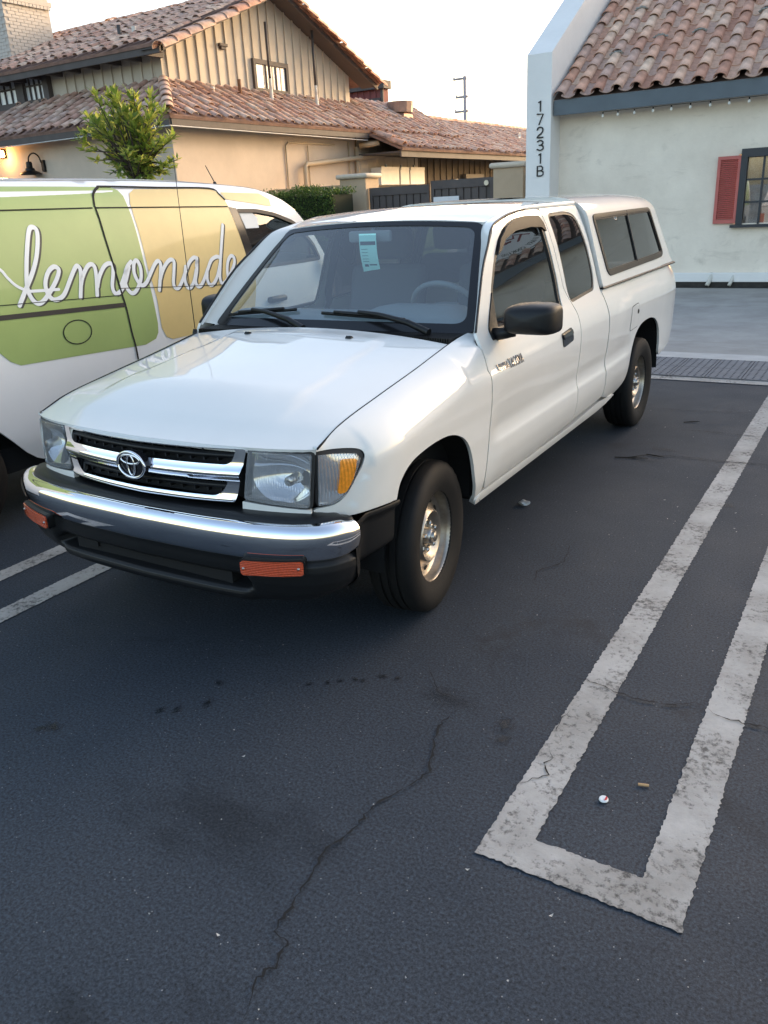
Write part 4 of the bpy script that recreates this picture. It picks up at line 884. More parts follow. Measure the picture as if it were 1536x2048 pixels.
# tactile paving: tiles with domes, one object each
TACT=mat('grey_tactile_tile',(.19,.19,.20),.8,var=.25,vscale=9,bump=.2,bscale=90,bdist=.003)
tb=thing('tactile_paving','strip of grey tactile paving tiles with raised domes behind the pickup','tactile paving',(1.2,5.23,0))
mb=MB(); mb.box((.004,.004,.0),(.296,.424,.012))
for i in range(5):
    for j in range(7):
        cx,cy=.03+i*.06,.034+j*.06; V=[];n_=7
        for r,h in ((.0095,.012),(.008,.015),(.0045,.016)):
            V+=[(cx+r*math.cos(2*math.pi*k/n_),cy+r*math.sin(2*math.pi*k/n_),h) for k in range(n_)]
        F=[(a*n_+k,a*n_+(k+1)%n_,(a+1)*n_+(k+1)%n_,(a+1)*n_+k) for a in range(2) for k in range(n_)]+[tuple(range(2*n_,3*n_))]
        mb.add(V,F)
t0=mb.obj('tactile_tile',TACT,tb,fix=False)
t0.data.materials.append(mat('dark_dome',(.06,.062,.068),.8))  # domes in a darker grey than the tile
for p_ in t0.data.polygons:
    if p_.index>=6: p_.material_index=1
for i in range(-6,20):
    for j in range(2):
        o=t0 if (i,j)==(-6,0) else t0.copy()
        if o is not t0: COL.objects.link(o); o.parent=tb; o.matrix_parent_inverse=WORLD[tb.name].inverted()
        o.location=(i*.3+.02,4.803+j*.428,.004)
# cracks in the asphalt
def stainmat(amt):
    m=bpy.data.materials.new('oil_stain'); m.use_nodes=True; n=m.node_tree.nodes; l=m.node_tree.links; b=n['Principled BSDF']; out=n['Material Output']; b.inputs['Base Color'].default_value=(.012,.013,.015,1); b.inputs['Roughness'].default_value=.5
    tc=n.new('ShaderNodeTexCoord'); oi=n.new('ShaderNodeObjectInfo'); ad=n.new('ShaderNodeVectorMath'); ad.operation='ADD'; l.new(tc.outputs['Object'],ad.inputs[0]); l.new(oi.outputs['Location'],ad.inputs[1])
    ln=n.new('ShaderNodeVectorMath'); ln.operation='LENGTH'; l.new(tc.outputs['Object'],ln.inputs[0]); t=n.new('ShaderNodeTexNoise'); t.inputs['Scale'].default_value=3.0; t.inputs['Detail'].default_value=7; t.inputs['Roughness'].default_value=.7; l.new(ad.outputs[0],t.inputs['Vector'])
    a=n.new('ShaderNodeMath'); a.operation='MULTIPLY_ADD'; a.inputs[1].default_value=1.5; l.new(t.outputs[0],a.inputs[0]); s1=n.new('ShaderNodeMath'); s1.operation='MULTIPLY'; s1.inputs[1].default_value=-1; l.new(ln.outputs['Value'],s1.inputs[0]); l.new(s1.outputs[0],a.inputs[2])
    mr=n.new('ShaderNodeMapRange'); mr.inputs[1].default_value=.15; mr.inputs[2].default_value=.75; mr.inputs[3].default_value=0; mr.inputs[4].default_value=amt; mr.interpolation_type='SMOOTHSTEP'; l.new(a.outputs[0],mr.inputs[0])
    tr_=n.new('ShaderNodeBsdfTransparent'); mx=n.new('ShaderNodeMixShader'); l.new(mr.outputs[0],mx.inputs[0]); l.new(tr_.outputs[0],mx.inputs[1]); l.new(b.outputs[0],mx.inputs[2]); l.new(mx.outputs[0],out.inputs[0]); return m
STQ=[]
for amt in (.6,.30):
    q_=bpy.data.meshes.new('asphalt_stain'); q_.from_pydata([(-1,-1,0),(1,-1,0),(1,1,0),(-1,1,0)],[],[(0,1,2,3)]); q_.materials.append(stainmat(amt)); STQ.append(q_)
for i_,(x,y,r) in enumerate(STAINS):
    o=bpy.data.objects.new('asphalt_stain',STQ[r>.055]); COL.objects.link(o); o.location=(x,y,.002+.00003*i_); o.scale=(r*1.7,r*1.2,1) if r<.055 else (r*2.4,r*1.2,1); o.rotation_euler=(0,0,random.uniform(0,3) if r<.055 else R(-8)); tag(o,kind='structure')
o=bpy.data.objects.new('asphalt_stain',STQ[1]); COL.objects.link(o); o.location=(STREAK[0],STREAK[1],.0012); o.scale=(STREAK[2]*1.1,.34,1); o.rotation_euler=(0,0,STREAK[3]); tag(o,kind='structure')
CR=mat('crack_dark',(.008,.008,.009),.95)
def crack(name,pts,w=.006):
    P=resamp([tuple(p) for p in pts],.018,False); P=[(x+random.gauss(0,.0035),y+random.gauss(0,.0035)) for x,y in P]; n=len(P); V=[];F=[]
    for i,(x,y) in enumerate(P):
        d=Vector((P[min(i+1,n-1)][0]-P[max(i-1,0)][0],P[min(i+1,n-1)][1]-P[max(i-1,0)][1])); d=d.normalized() if d.length>0 else Vector((1,0)); q=Vector((-d.y,d.x)); e=min(1,i/8,(n-1-i)/8)
        a=w*1.7*e*random.uniform(.15,1)**1.2*.5; V+=[(x+q.x*a,y+q.y*a,.0072),(x-q.x*a,y-q.y*a,.0072)]
    F=[(2*i,2*i+1,2*i+3,2*i+2) for i in range(n-1)]
    o=mesh(name,V,F,CR); tag(o,kind='structure'); return o
for w_,L_ in [
 (0.006,[(1.271, -1.839), (1.258, -1.792), (1.237, -1.74), (1.24, -1.717), (1.253, -1.7), (1.239, -1.653), (1.238, -1.635), (1.203, -1.624), (1.18, -1.602), (1.185, -1.553), (1.177, -1.504), (1.169, -1.44), (1.148, -1.355), (1.176, -1.277), (1.178, -1.168), (1.217, -1.06), (1.249, -0.967), (1.207, -0.857), (1.168, -0.752), (1.186, -0.628)]),
 (0.003,[(1.186, -0.628), (1.135, -0.573), (1.079, -0.58), (1.004, -0.485), (0.945, -0.421)]),
 (0.005,[(1.461, -0.31), (1.503, -0.282), (1.568, -0.295), (1.613, -0.309), (1.69, -0.321), (1.785, -0.308), (1.858, -0.257), (1.893, -0.267)]),
 (0.01,[(1.886, -0.264), (1.946, -0.3), (2.012, -0.306), (2.081, -0.296), (2.145, -0.27)]),
 (0.007,[(0.924, 2.239), (1.035, 2.372), (1.156, 2.405), (1.264, 2.418), (1.341, 2.42), (1.389, 2.41), (1.494, 2.409), (1.603, 2.425), (1.694, 2.447), (1.739, 2.411), (1.821, 2.39)]),
 (0.006,[(1.065, 3.028), (1.249, 3.061), (1.384, 3.059), (1.5, 3.05), (1.614, 3.042), (1.705, 3.077)]),
 (0.005,[(0.764, 3.6), (1.015, 3.601), (1.284, 3.645), (1.575, 3.707)]),
 (0.004,[(1.07, 0.842), (1.108, 0.608), (1.034, 0.47), (1.081, 0.321)]),
 (0.004,[(1.489, -0.905), (1.521, -0.867), (1.56, -0.814), (1.538, -0.771), (1.544, -0.733), (1.517, -0.677)]),
 (0.005,[(1.516, -0.471), (1.502, -0.558), (1.51, -0.6), (1.534, -0.587)]),
]: crack('asphalt_crack',L_,w_)
LIT= {'paper': (0.67, 1.236), 'cap': (1.732, -0.839), 'butt': (1.813, -0.73), 't1': (0.966, 2.277), 't2': (1.09, 2.373), 't3': (1.127, 3.272)}
BITS= [(0.956, 1.248), (1.201, 1.011), (1.695, 1.546), (1.724, 1.331), (1.509, -1.245), (1.741, -1.28), (1.326, 1.6), (1.411, 1.527), (0.779, 3.518), (0.989, 3.073), (1.215, 2.891), (1.723, 1.33), (1.738, 1.291), (1.33, 1.604), (1.413, 1.52), (1.406, 1.334), (1.697, 1.55), (0.894, -1.731), (0.588, -1.067), (0.705, -1.158), (1.084, -1.697), (1.523, -1.584)]
# litter
WPAP=mat('white_paper',(.8,.8,.78),.7)
x,y=LIT['paper']; mb=MB(); random.seed(3)
bm=bmesh.new(); bmesh.ops.create_icosphere(bm,subdivisions=2,radius=1)
for v in bm.verts: v.co=Vector((v.co.x*.030,v.co.y*.024,v.co.z*.014))*(1+random.uniform(-.35,.3)); v.co+=Vector((x,y,.018))
bm.verts.index_update(); mb.add([v.co[:] for v in bm.verts],[[v.index for v in f.verts] for f in bm.faces]); bm.free()
tag(mb.obj('crumpled_wrapper',mat('foil_wrapper',(.55,.56,.56),.35,.3,var=.5,vscale=60)),'crumpled pale wrapper on the asphalt beside the front wheel','wrapper')
x,y=LIT['cap']; mb=MB(); mb.lathe([(.0045,.0005),(.010,.011),(.008,.0125),(.0045,.013)],(x,y,0),'z',24); o=mb.obj('bottle_cap',WPAP,smooth=True); tag(o,'small white and red bottle cap lying between the parking lines','bottle cap')
mb=MB(); mb.add([(x+.0105*math.cos(t),y+.0105*math.sin(t),.0112) for t in [-1.2+2.4*i/10 for i in range(11)]],[tuple(range(11))]); mb.obj('cap_print',mat('red_print',(.5,.03,.03),.5),o)
x,y=LIT['butt']; mb=MB(); mb.tube([(x-.014,y-.004,.006),(x+.014,y+.004,.006)],.0036,8); tag(mb.obj('cigarette_butt',mat('tan_filter',(.5,.3,.14),.8)),'tan cigarette butt between the parking lines','cigarette butt')
TW=mat('twig_brown',(.02,.016,.012),.9)
for (k,dx,dy,lb) in (('t1',.10,.015,'forked dark twig on the asphalt near the rear wheel'),('t2',.06,-.02,'short dark twig lying right of the forked one'),('t3',.05,.02,'bent dark twig on the asphalt close to the rear wheel')):
    x,y=LIT[k]; mb=MB(); mb.tube([(x-dx,y-dy,.006),(x,y+.006,.008),(x+dx,y+dy,.012)],[.003,.0045,.002],6)
    if k=='t1': mb.tube([(x-.02,y,.008),(x+.08,y+.06,.02)],[.004,.002],6)
    tag(mb.obj('twig',TW,None,True),lb,'twig',)
mb=MB()
for i,(x,y) in enumerate(BITS):
    a=random.uniform(0,3); r=random.uniform(.002,.0045); mb.add([(x+r*math.cos(a+k*1.57)*(1.5 if k%2 else .7),y+r*math.sin(a+k*1.57)*(1.5 if k%2 else .7),.005+.004*(k%2)) for k in range(4)],[(0,1,2,3)])
for i in range(160):
    x,y=random.uniform(-2,3.2),random.uniform(-2.2,4.5); a=random.uniform(0,3); r=random.uniform(.0012,.003)
    mb.add([(x+r*math.cos(a+k*1.57),y+r*math.sin(a+k*1.57),.005+.002*(k%2)) for k in range(4)],[(0,1,2,3)])
tag(mb.obj('grit',mat('pale_grit',(.5,.47,.43),.8),fix=False),'tiny pale grit and paper specks scattered on the asphalt','grit',kind='stuff')
# ================================================================ white stucco building with tile roof (right)
def tilemat(name,island=False,dull=0):
    m=bpy.data.materials.new(name); m.use_nodes=True; n=m.node_tree.nodes; l=m.node_tree.links; b=n['Principled BSDF']
    if island: src=n.new('ShaderNodeNewGeometry').outputs['Random Per Island']
    else: src=n.new('ShaderNodeObjectInfo').outputs['Random']
    r=n.new('ShaderNodeValToRGB'); r.color_ramp.elements[0].color=(.42,.215,.15,1); r.color_ramp.elements[1].color=(.44,.30,.25,1)
    for p,c in ((.2,(.55,.31,.22)),(.4,(.62,.41,.30)),(.55,(.47,.25,.18)),(.7,(.66,.48,.36)),(.85,(.50,.33,.26))): e=r.color_ramp.elements.new(p); e.color=(*c,1)
    if dull:
        for e in r.color_ramp.elements:
            c=e.color; g_=(c[0]+c[1]+c[2])/3; e.color=tuple((lerp(v,g_,dull)*.92) for v in c[:3])+(1,)
    l.new(src,r.inputs[0]); tc=n.new('ShaderNodeTexCoord'); t=n.new('ShaderNodeTexNoise'); t.inputs['Scale'].default_value=9; t.inputs['Detail'].default_value=7
    l.new(tc.outputs['Object'],t.inputs['Vector']); rp=n.new('ShaderNodeValToRGB'); rp.color_ramp.elements[0].position=.35; rp.color_ramp.elements[0].color=(.75,.74,.72,1); rp.color_ramp.elements[1].position=.7; rp.color_ramp.elements[1].color=(1.22,1.2,1.18,1); l.new(t.outputs[0],rp.inputs[0])
    x=n.new('ShaderNodeMix'); x.data_type='RGBA'; x.blend_type='MULTIPLY'; x.inputs[0].default_value=1; l.new(r.outputs[0],x.inputs[6]); l.new(rp.outputs[0],x.inputs[7]); l.new(x.outputs[2],b.inputs['Base Color']); b.inputs['Roughness'].default_value=.88; return m
TILE=tilemat('clay_tile'); TILEI=tilemat('clay_tile_far',True); MORTAR=mat('grey_mortar',(.33,.32,.29),.95,var=.3,vscale=20)
def cover_mesh(r0=.098,r1=.082,L=.46,seg=8,th=.014):
    V=[];F=[]
    for k,(r,y) in enumerate(((r0,0),(r1,L),(r0-th,0),(r1-th,L))):
        for i in range(seg+1):
            t=math.pi*i/seg; V.append((r*math.cos(t),y,r*math.sin(t)*.80))
    s=seg+1
    for i in range(seg):
        F+=[(i,i+1,s+i+1,s+i),(2*s+i,3*s+i,3*s+i+1,2*s+i+1),(i,2*s+i,2*s+i+1,i+1)]
    return V,F
def pan_mesh(w=.115,L=.46,seg=6,d=.045):
    V=[];F=[]
    for y,k in ((0,1),(L,.9)):
        for i in range(seg+1):
            t=-1+2*i/seg; V.append((t*w*k,y,d*(t*t)-.0+ (0 if y else 0)))
    V+=[(x,y,z-.012) for x,y,z in V[:seg+1]]
    s=seg+1
    for i in range(seg): F+=[(i,i+1,s+i+1,s+i),(i,2*s+i,2*s+i+1,i+1)]
    return V,F
class TileRoof:
    """barrel tiles on a sloped plane: origin O, across X, upslope Y"""
    def __init__(s,O,ax,up,pitch=.31,course=.40): s.O=Vector(O);s.ax=Vector(ax).normalized();s.up=Vector(up).normalized();s.n=s.ax.cross(s.up).normalized();s.pitch=pitch;s.course=course
    def M(s,a,b,h,rot=0,tilt=0):
        p=s.O+s.ax*a+s.up*b+s.n*h; m=Matrix((s.ax,s.up,s.n)).transposed().to_4x4(); m.translation=p
        return m@Matrix.Rotation(rot,4,'Z')@Matrix.Rotation(tilt,4,'X')
def shared(name,VF,m):
    me=bpy.data.meshes.new(name); me.from_pydata(VF[0],[],VF[1]); me.materials.append(m); me.polygons.foreach_set('use_smooth',[True]*len(me.polygons)); me.set_sharp_from_angle(angle=R(50)); return me
COVER=shared('cover_tile',cover_mesh(),TILE); PAN=shared('pan_tile',pan_mesh(),TILE)
def place(me,name,M,parent):
    o=bpy.data.objects.new(name,me); COL.objects.link(o); o.parent=parent; o.matrix_parent_inverse=WORLD.get(parent.name,Matrix()).inverted(); o.matrix_basis=M; return o
STUC=mat('white_stucco',(.86,.77,.65),.9,var=.22,vscale=1.1,bump=.35,bscale=22,bdist=.012,col2=(.72,.635,.53),detail=9)
def smudge(m,col,scale,lo,hi,amt):
    n=m.node_tree.nodes; l=m.node_tree.links; b=n['Principled BSDF']; src=b.inputs['Base Color'].links[0].from_socket; tc=n.new('ShaderNodeTexCoord'); mp=n.new('ShaderNodeMapping'); mp.inputs['Rotation'].default_value=(0,R(25),0); mp.inputs['Scale'].default_value=(scale*.6,scale,scale*1.5); l.new(tc.outputs['Object'],mp.inputs[0])
    t=n.new('ShaderNodeTexNoise'); t.inputs['Scale'].default_value=1; t.inputs['Detail'].default_value=9; t.inputs['Roughness'].default_value=.68; t.inputs['Distortion'].default_value=.8; l.new(mp.outputs[0],t.inputs['Vector'])
    mr=n.new('ShaderNodeMapRange'); mr.inputs[1].default_value=lo; mr.inputs[2].default_value=hi; mr.inputs[3].default_value=0; mr.inputs[4].default_value=amt; l.new(t.outputs[0],mr.inputs[0])
    x=n.new('ShaderNodeMix'); x.data_type='RGBA'; l.new(mr.outputs[0],x.inputs[0]); l.new(src,x.inputs[6]); x.inputs[7].default_value=(*col,1); l.new(x.outputs[2],b.inputs['Base Color'])
smudge(STUC,(.40,.34,.27),2.2,.56,.74,.5)
smudge(CONC,(.22,.20,.18),1.3,.52,.70,.6)
STUCW=mat('white_painted_stucco',(.82,.80,.77),.9,var=.08,vscale=1.5,bump=.3,bscale=30,bdist=.01)
wb=thing('stucco_building','white stucco building with clay tile roof, red shutter and address numbers','building',(-1,12.5,0))
mb=MB(); mb.box((-3.02,12.0,0),(-.10,12.3,3.2)); mb.box((-.10,12.0,0),(1.10,12.3,1.0)); mb.box((-.10,12.0,2.02),(1.10,12.3,3.2)); mb.box((1.10,12.0,0),(12,12.3,3.2)); mb.obj('wall',STUC,wb)
MB().box((-3.0,11.95,0),(12,11.997,.098)).obj('wall_footing',mat('dark_footing',(.05,.045,.04),.95,var=.4,vscale=10),wb)  # dark strip along the wall foot, below the ledge
mb=MB(); mb.box((-3.0,11.93,.10),(12,11.998,.245),.01); mb.obj('wall_base_ledge',STUCW,wb)
for x,r in ((-.36,.035),(-.02,.028)):
    mb=MB(); mb.tube([(x+.02,11.97,.24),(x,11.93,.14),(x-.03,11.88,.05)],r,10); mb.obj('drain_pipe',mat('pale_pipe',(.6,.58,.52),.6),wb,True)
mb=MB(); mb.box((-3.0,11.62,2.80),(12,11.70,3.03)); mb.obj('fascia_board',mat('grey_blue_fascia',(.105,.13,.15),.6,var=.15,vscale=3),wb)
mb=MB(); mb.box((-3.0,11.70,2.86),(12,12.0,2.90)); mb.obj('soffit',mat('pale_soffit',(.45,.42,.37),.9),wb)
th=R(31.5); cu,su=math.cos(th),math.sin(th); RL=5.2
# parapet wall following the slope
P=[(11.55,0),(11.55,3.735),(11.55+RL*cu,3.735+RL*su),(11.55+RL*cu,0)]
mb=MB(); mb.prism(P,lambda a,b,d:(d,a,b),-3.45,-3.02); pp=mb.obj('parapet_wall',STUCW,wb)
# address numerals
num=[]
for i,c in enumerate('17231B'):
    z0=3.05-i*.200-.165
    for st in GL[c]: num.append([(-3.27+a*.125+( .0), z0+b*.155) for a,b in cat(st,3) if True] if c in '23B' else [(-3.27+a*.125,z0+b*.155) for a,b in st])
NUMM=mat('black_numeral',(.015,.015,.017),.5)
for i,c in enumerate('17231B'):
    z0=3.05-i*.200-.165; x0=-3.265+.004*i
    ribbon([[(x0+a*.115,z0+b*.155) for a,b in (cat(st,3) if c in '23' else st)] for st in GL[c]],.022,lambda a,b,d:(a,11.548-d,b),.012).obj('address_numeral',NUMM,wb,fix=False)
# roof deck and tiles
RO=(-3.02,11.60,3.045); rfm=MB(); rfm.add([(-3.02,11.66,3.04),(12,11.66,3.04),(12,11.66+RL*cu,3.04+RL*su),(-3.02,11.66+RL*cu,3.04+RL*su)],[(0,1,2,3)]); rdeck=rfm.obj('roof_deck',mat('roof_felt',(.09,.06,.05),.95),wb)
tr=TileRoof(RO,(1,0,0),(0,cu,su)); random.seed(11)
for i in range(17):
    for j in range(12):
        a=.13+i*.31; b=j*.40
        place(COVER,'cover_tile',tr.M(a+random.gauss(0,.006),b+random.gauss(0,.012),.045+random.gauss(0,.004),random.gauss(0,.02),R(-2.5)),wb)
        place(PAN,'pan_tile',tr.M(a+.155,b-.02+random.gauss(0,.01),.018,random.gauss(0,.012),R(-2.0)),wb)
ext=MB(); EV,EF=cover_mesh(.098,.082,.46,5,.014)
for i in range(17,40):
    for j in range(12):
        M_=tr.M(.13+i*.31,j*.40,.045,random.gauss(0,.02),R(-2.5)); ext.add([M_@Vector(v) for v in EV],EF)
tag(ext.obj('far_roof_tiles',TILEI,wb,True,50,fix=False),kind='stuff')
MORT=[]
for k in range(16):
    i,j=random.randrange(1,13),random.randrange(1,10); mb=MB(); c=tr.M(.13+i*.31,j*.40-.015,.10)
    for q in range(7):
        bm=bmesh.new(); bmesh.ops.create_icosphere(bm,subdivisions=1,radius=1)
        ox=-.10+q*.033
        for v in bm.verts: v.co=c@(Vector((v.co.x*.028,v.co.y*.02,v.co.z*.018))*random.uniform(.6,1.5)+Vector((ox,random.uniform(-.015,.015),-.055+.055*math.sqrt(max(0,1-(ox/.11)**2)))))
        bm.verts.index_update(); mb.add([v.co[:] for v in bm.verts],[[v.index for v in f.verts] for f in bm.faces]); bm.free()
    mb.obj('mortar_patch',MORTAR,wb,True,fix=False)
# window and shutter
WINB=mat('dark_window_paint',(.02,.024,.032),.45); WG=mat('reflecting_pane',(.05,.05,.05),.03,0,.9)
wf=MB(); wf.box((-.06,11.93,1.97),(1.06,12.05,2.09)); wf.box((-.06,11.94,.98),(.035,12.05,1.97)); wf.box((.97,11.94,.98),(1.06,12.05,1.97)); wo=wf.obj('window_frame',WINB,wb)
mb=MB(); mb.box((-.13,11.89,.94),(1.12,12.05,.982)); mb.obj('window_sill',WINB,wo)
for i in range(4):
    for j in range(3):
        x0=.035+i*.235; z0=.985+j*.329; mb=MB(); mb.box((x0+.014,12.0,z0+.014),(x0+.221,12.008,z0+.315)); mb.obj('window_pane',glass('house_glass',(.80,.80,.80),1.9),wo)
for x in (.27,.505,.74): mb=MB(); mb.box((x-.014,11.975,.985),(x+.014,12.02,1.97)); mb.obj('glazing_bar',WINB,wo)
for z in (1.314,1.643): mb=MB(); mb.box((.035,11.98,z-.014),(.97,12.018,z+.014)); mb.obj('glazing_bar',WINB,wo)
mb=MB(); mb.grid(lambda u,v:(lerp(.0,1.0,u),12.05+.012*math.sin(u*60),lerp(.95,2.0,v)),90,2); mb.obj('reflection_sheet',mat('painted_pane_reflection',(.85,.80,.70),.9,var=.4,vscale=3,col2=(.6,.42,.30)),wo,True)  # added pleated sheet, coloured like bright reflections on the panes
RED=mat('red_shutter_paint',(.50,.125,.105),.55,var=.15,vscale=8)
for xs in (-.40,1.10):
    x0,x1=xs,xs+.345; z0,z1_=1.005,2.0
    mb=MB(); mb.box((x0,11.945,z0),(x0+.045,11.985,z1_)); mb.box((x1-.045,11.945,z0),(x1,11.985,z1_)); mb.box((x0+.045,11.946,z0),(x1-.045,11.985,z0+.06)); mb.box((x0+.045,11.946,z1_-.05),(x1-.045,11.985,z1_)); sh=mb.obj('shutter',RED,wb)
    for k in range(30):
        z=z0+.068+k*.0295; mb=MB(); mb.box((x0+.045,-.016,-.004),(x1-.045,.016,.004),0,Matrix.Translation((0,11.968,z+.012))@Matrix.Rotation(R(38),4,'X')); mb.obj('shutter_slat',RED,sh)
# string of small bulbs under the fascia
sw_=thing('string_lights','string of small clear bulbs hanging under the grey fascia','string lights',(-1,11.7,2.7))
mb=MB(); xs=[-2.2,-1.955,-1.69,-1.40,-1.12,-.835,-.544,-.273,.006,.28,.55]; mb.tube([(x,11.72,2.79) for x in xs],.004,6); mb.obj('cable',BLACK,sw_)
for x in xs:
    mb=MB(); mb.lathe([(.0,.010),(-.03,.012)],(x,11.72,2.79),'z',8); so=mb.obj('socket',BLACK,sw_,True)
    mb=MB(); mb.lathe([(-.03,.010),(-.045,.020),(-.06,.022),(-.075,.014),(-.08,.001)],(x,11.72,2.79),'z',10); mb.obj('bulb',mat('frosted_bulb',(.8,.8,.76),.2),sw_,True)
# ================================================================ tan two storey house with tile roofs (left)
TAN=mat('tan_stucco',(.60,.495,.395),.92,var=.14,vscale=1.2,bump=.25,bscale=30,bdist=.01)
TANB=mat('tan_painted_boards',(.57,.50,.41),.85,var=.12,vscale=2)
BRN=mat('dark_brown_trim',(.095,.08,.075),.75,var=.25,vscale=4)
BRN2=mat('eave_shade_boards',(.15,.115,.085),.85,var=.3,vscale=2)  # tan boards coloured dark for the shade under the eave
house=thing('tan_house','tan two storey house with board and batten gable and clay tile roofs','house',(-14,14,0))
# lower walls
mb=MB(); mb.box((-22,10.25,0),(-10.34,10.45,3.36)); mb.box((-10.54,10.45,0),(-10.34,16.9,3.36)); mb.obj('lower_wall',TAN,house)
mb=MB(); mb.box((-10.50,16.9,0),(-10.30,34,3.3)); mb.obj('lower_wall',BRN2,house)
for k in range(26):
    y=17.05+k*.42; mb=MB(); mb.box((-10.30,y-.02,0),(-10.275,y+.02,3.2)); mb.obj('batten',BRN2 if k>6 else TANB,house)
mb=MB(); mb.box((-10.30,16.92,0),(-10.285,20.2,3.2)); mb.obj('board_panel',TANB,house)
# upper walls
mb=MB(); mb.box((-22,11.25,3.6),(-11.545,11.45,4.95)); mb.obj('upper_wall',TANB,house)
GP=[(11.45,3.6),(18.34,3.6),(18.34,4.90),(14.85,6.36),(11.45,5.05)]
mb=MB(); mb.prism([(11.25,3.6),(18.34,3.6),(18.34,4.90),(14.85,6.36),(11.25,4.98)],lambda a,b,d:(d,a,b),-11.54,-11.34); mb.obj('gable_wall',TANB,house)
def gtop(y): return 4.98+(y-11.25)*.383 if y<14.85 else 6.36-(y-14.85)*.418
SHD=mat('batten_shadow_brown',(.36,.275,.175),.85,var=.15,vscale=3)
for k in range(22):
    y=11.42+k*.318
    if y>18.3: break
    mb=MB(); mb.box((-11.338,y-.022,4.22),(-11.305,y+.022,gtop(y)-.05)); mb.obj('batten',TANB,house)
for k in range(12):
    x=-11.62-k*.30
    if x<-14.5: break
    mb=MB(); mb.box((x-.022,11.215,4.24),(x+.022,11.248,4.92)); mb.obj('batten',TANB,house)
# gable window
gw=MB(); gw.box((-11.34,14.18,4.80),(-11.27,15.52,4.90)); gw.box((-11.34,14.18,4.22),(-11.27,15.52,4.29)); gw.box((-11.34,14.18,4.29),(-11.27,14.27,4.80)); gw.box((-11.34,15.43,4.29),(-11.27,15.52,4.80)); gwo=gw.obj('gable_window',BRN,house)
PANE=mat('pale_reflecting_pane',(.55,.56,.58),.12,.0,.8)
for k in range(3):
    y0=14.27+k*.3867; mb=MB(); mb.box((-11.335,y0+.02,4.29),(-11.315,y0+.367,4.80)); mb.obj('window_pane',PANE,gwo)
    if k: mb=MB(); mb.box((-11.335,y0-.018,4.29),(-11.285,y0+.018,4.80)); mb.obj('glazing_bar',BRN,gwo)
# upper left window
lw=MB(); lw.box((-18.5,11.12,4.08),(-14.80,11.249,4.22)); lw.box((-18.5,11.12,4.82),(-14.80,11.249,4.95)); lw.box((-14.98,11.121,4.22),(-14.80,11.249,4.82)); lw.box((-15.95,11.121,4.22),(-15.68,11.249,4.82)); lw.box((-18.5,11.121,4.22),(-16.9,11.249,4.82)); lwo=lw.obj('upper_window',BRN,house)
for x0,x1 in ((-15.68,-14.98),(-16.9,-15.95)):
    for i in range(4):
        for j in range(2):
            w_=(x1-x0)/4; mb=MB(); mb.box((x0+i*w_+.02,11.20,4.22+j*.3+.015),(x0+(i+1)*w_-.02,11.21,4.22+(j+1)*.3-.015)); mb.obj('window_pane',PANE,lwo)
    for i in range(5):
        x=x0+i*(x1-x0)/4; mb=MB(); mb.box((x-.018,11.17,4.22),(x+.018,11.215,4.82)); mb.obj('glazing_bar',BRN,lwo)
    mb=MB(); mb.box((x0,11.172,4.505),(x1,11.213,4.535)); mb.obj('glazing_bar',BRN,lwo)
# roof planes: (name, origin, across, up, length across, length up)
S1=math.atan2(.83,1.5)
UPX=Vector((-math.cos(S1),0,math.sin(S1))); UPY=Vector((0,math.cos(S1),math.sin(S1)))
S2=R(21.5)
DECK=mat('roof_felt',(.09,.06,.05),.95); DECKT=mat('clay_pan_tile',(.30,.18,.14),.9,var=.4,vscale=5)
def deck(name,pts,m=None):
    n=len(pts); mb=MB(); nrm=(Vector(pts[1])-Vector(pts[0])).cross(Vector(pts[2])-Vector(pts[0])).normalized()
    if nrm.z<0: nrm=-nrm
    V=[Vector(p) for p in pts]+[Vector(p)-nrm*.06 for p in pts]; mb.add(V,[tuple(range(n)),tuple(range(2*n-1,n-1,-1))]+[(i,(i+1)%n,(i+1)%n+n,i+n) for i in range(n)]); return mb.obj(name,m or DECKT,house)
Ls=1.72
c0=Vector((-9.84,9.75,3.34)); topc=Vector((-11.34,11.25,4.17))
deck('roof_deck',[c0,(-9.84,22.5,3.34),(-11.75,22.5,4.39),(-11.75,18.3,4.39),(-11.34,18.3,4.17),topc])
deck('roof_deck',[c0,topc,(-22,11.25,4.17),(-22,9.75,3.34)])
deck('roof_deck',[(-8.9,16.9,2.88),(-8.9,33,2.88),(-11.8,33,4.10),(-11.8,16.9,4.10)])
deck('roof_deck',[(-10.75,10.70,4.78),(-10.75,14.85,6.40),(-22,14.85,6.40),(-22,10.70,4.78)])
deck('roof_deck',[(-10.75,18.98,4.72),(-22,18.98,4.72),(-22,14.85,6.40),(-10.75,14.85,6.40)])
random.seed(5)
OLD=tilemat('old_clay_tile',False,.18); OLDI=tilemat('old_clay_tile_far',True,.18)
def flat(VF,k=.72): return [(x,y,z*k) for x,y,z in VF[0]],VF[1]
CFAR=shared('cover_tile_small',flat(cover_mesh(.098,.085,.33,6,.016)),OLD)
NT=[0]; farmb=MB(); FV,FF=flat(cover_mesh(.098,.085,.33,6,.016))
def tiles(tr,na,nb,ok,individual):
    for i in range(na):
        for j in range(nb):
            a=i*.31+.12; b=j*.265
            p=tr.O+tr.ax*a+tr.up*(b+.1)
            if not ok(p): continue
            M=tr.M(a+random.gauss(0,.012),b+random.gauss(0,.03),.025+abs(random.gauss(0,.012)),random.gauss(0,.05),R(-2.5)+random.gauss(0,.02))
            if individual and NT[0]<300: place(CFAR,'cover_tile',M,house); NT[0]+=1
            else: farmb.add([M@Vector(v) for v in FV],FF)
tiles(TileRoof((-9.82,9.70,3.345),(0,1,0),UPX),28,7,lambda p:(p.y-9.75)>(-9.84-p.x)-.02,True)
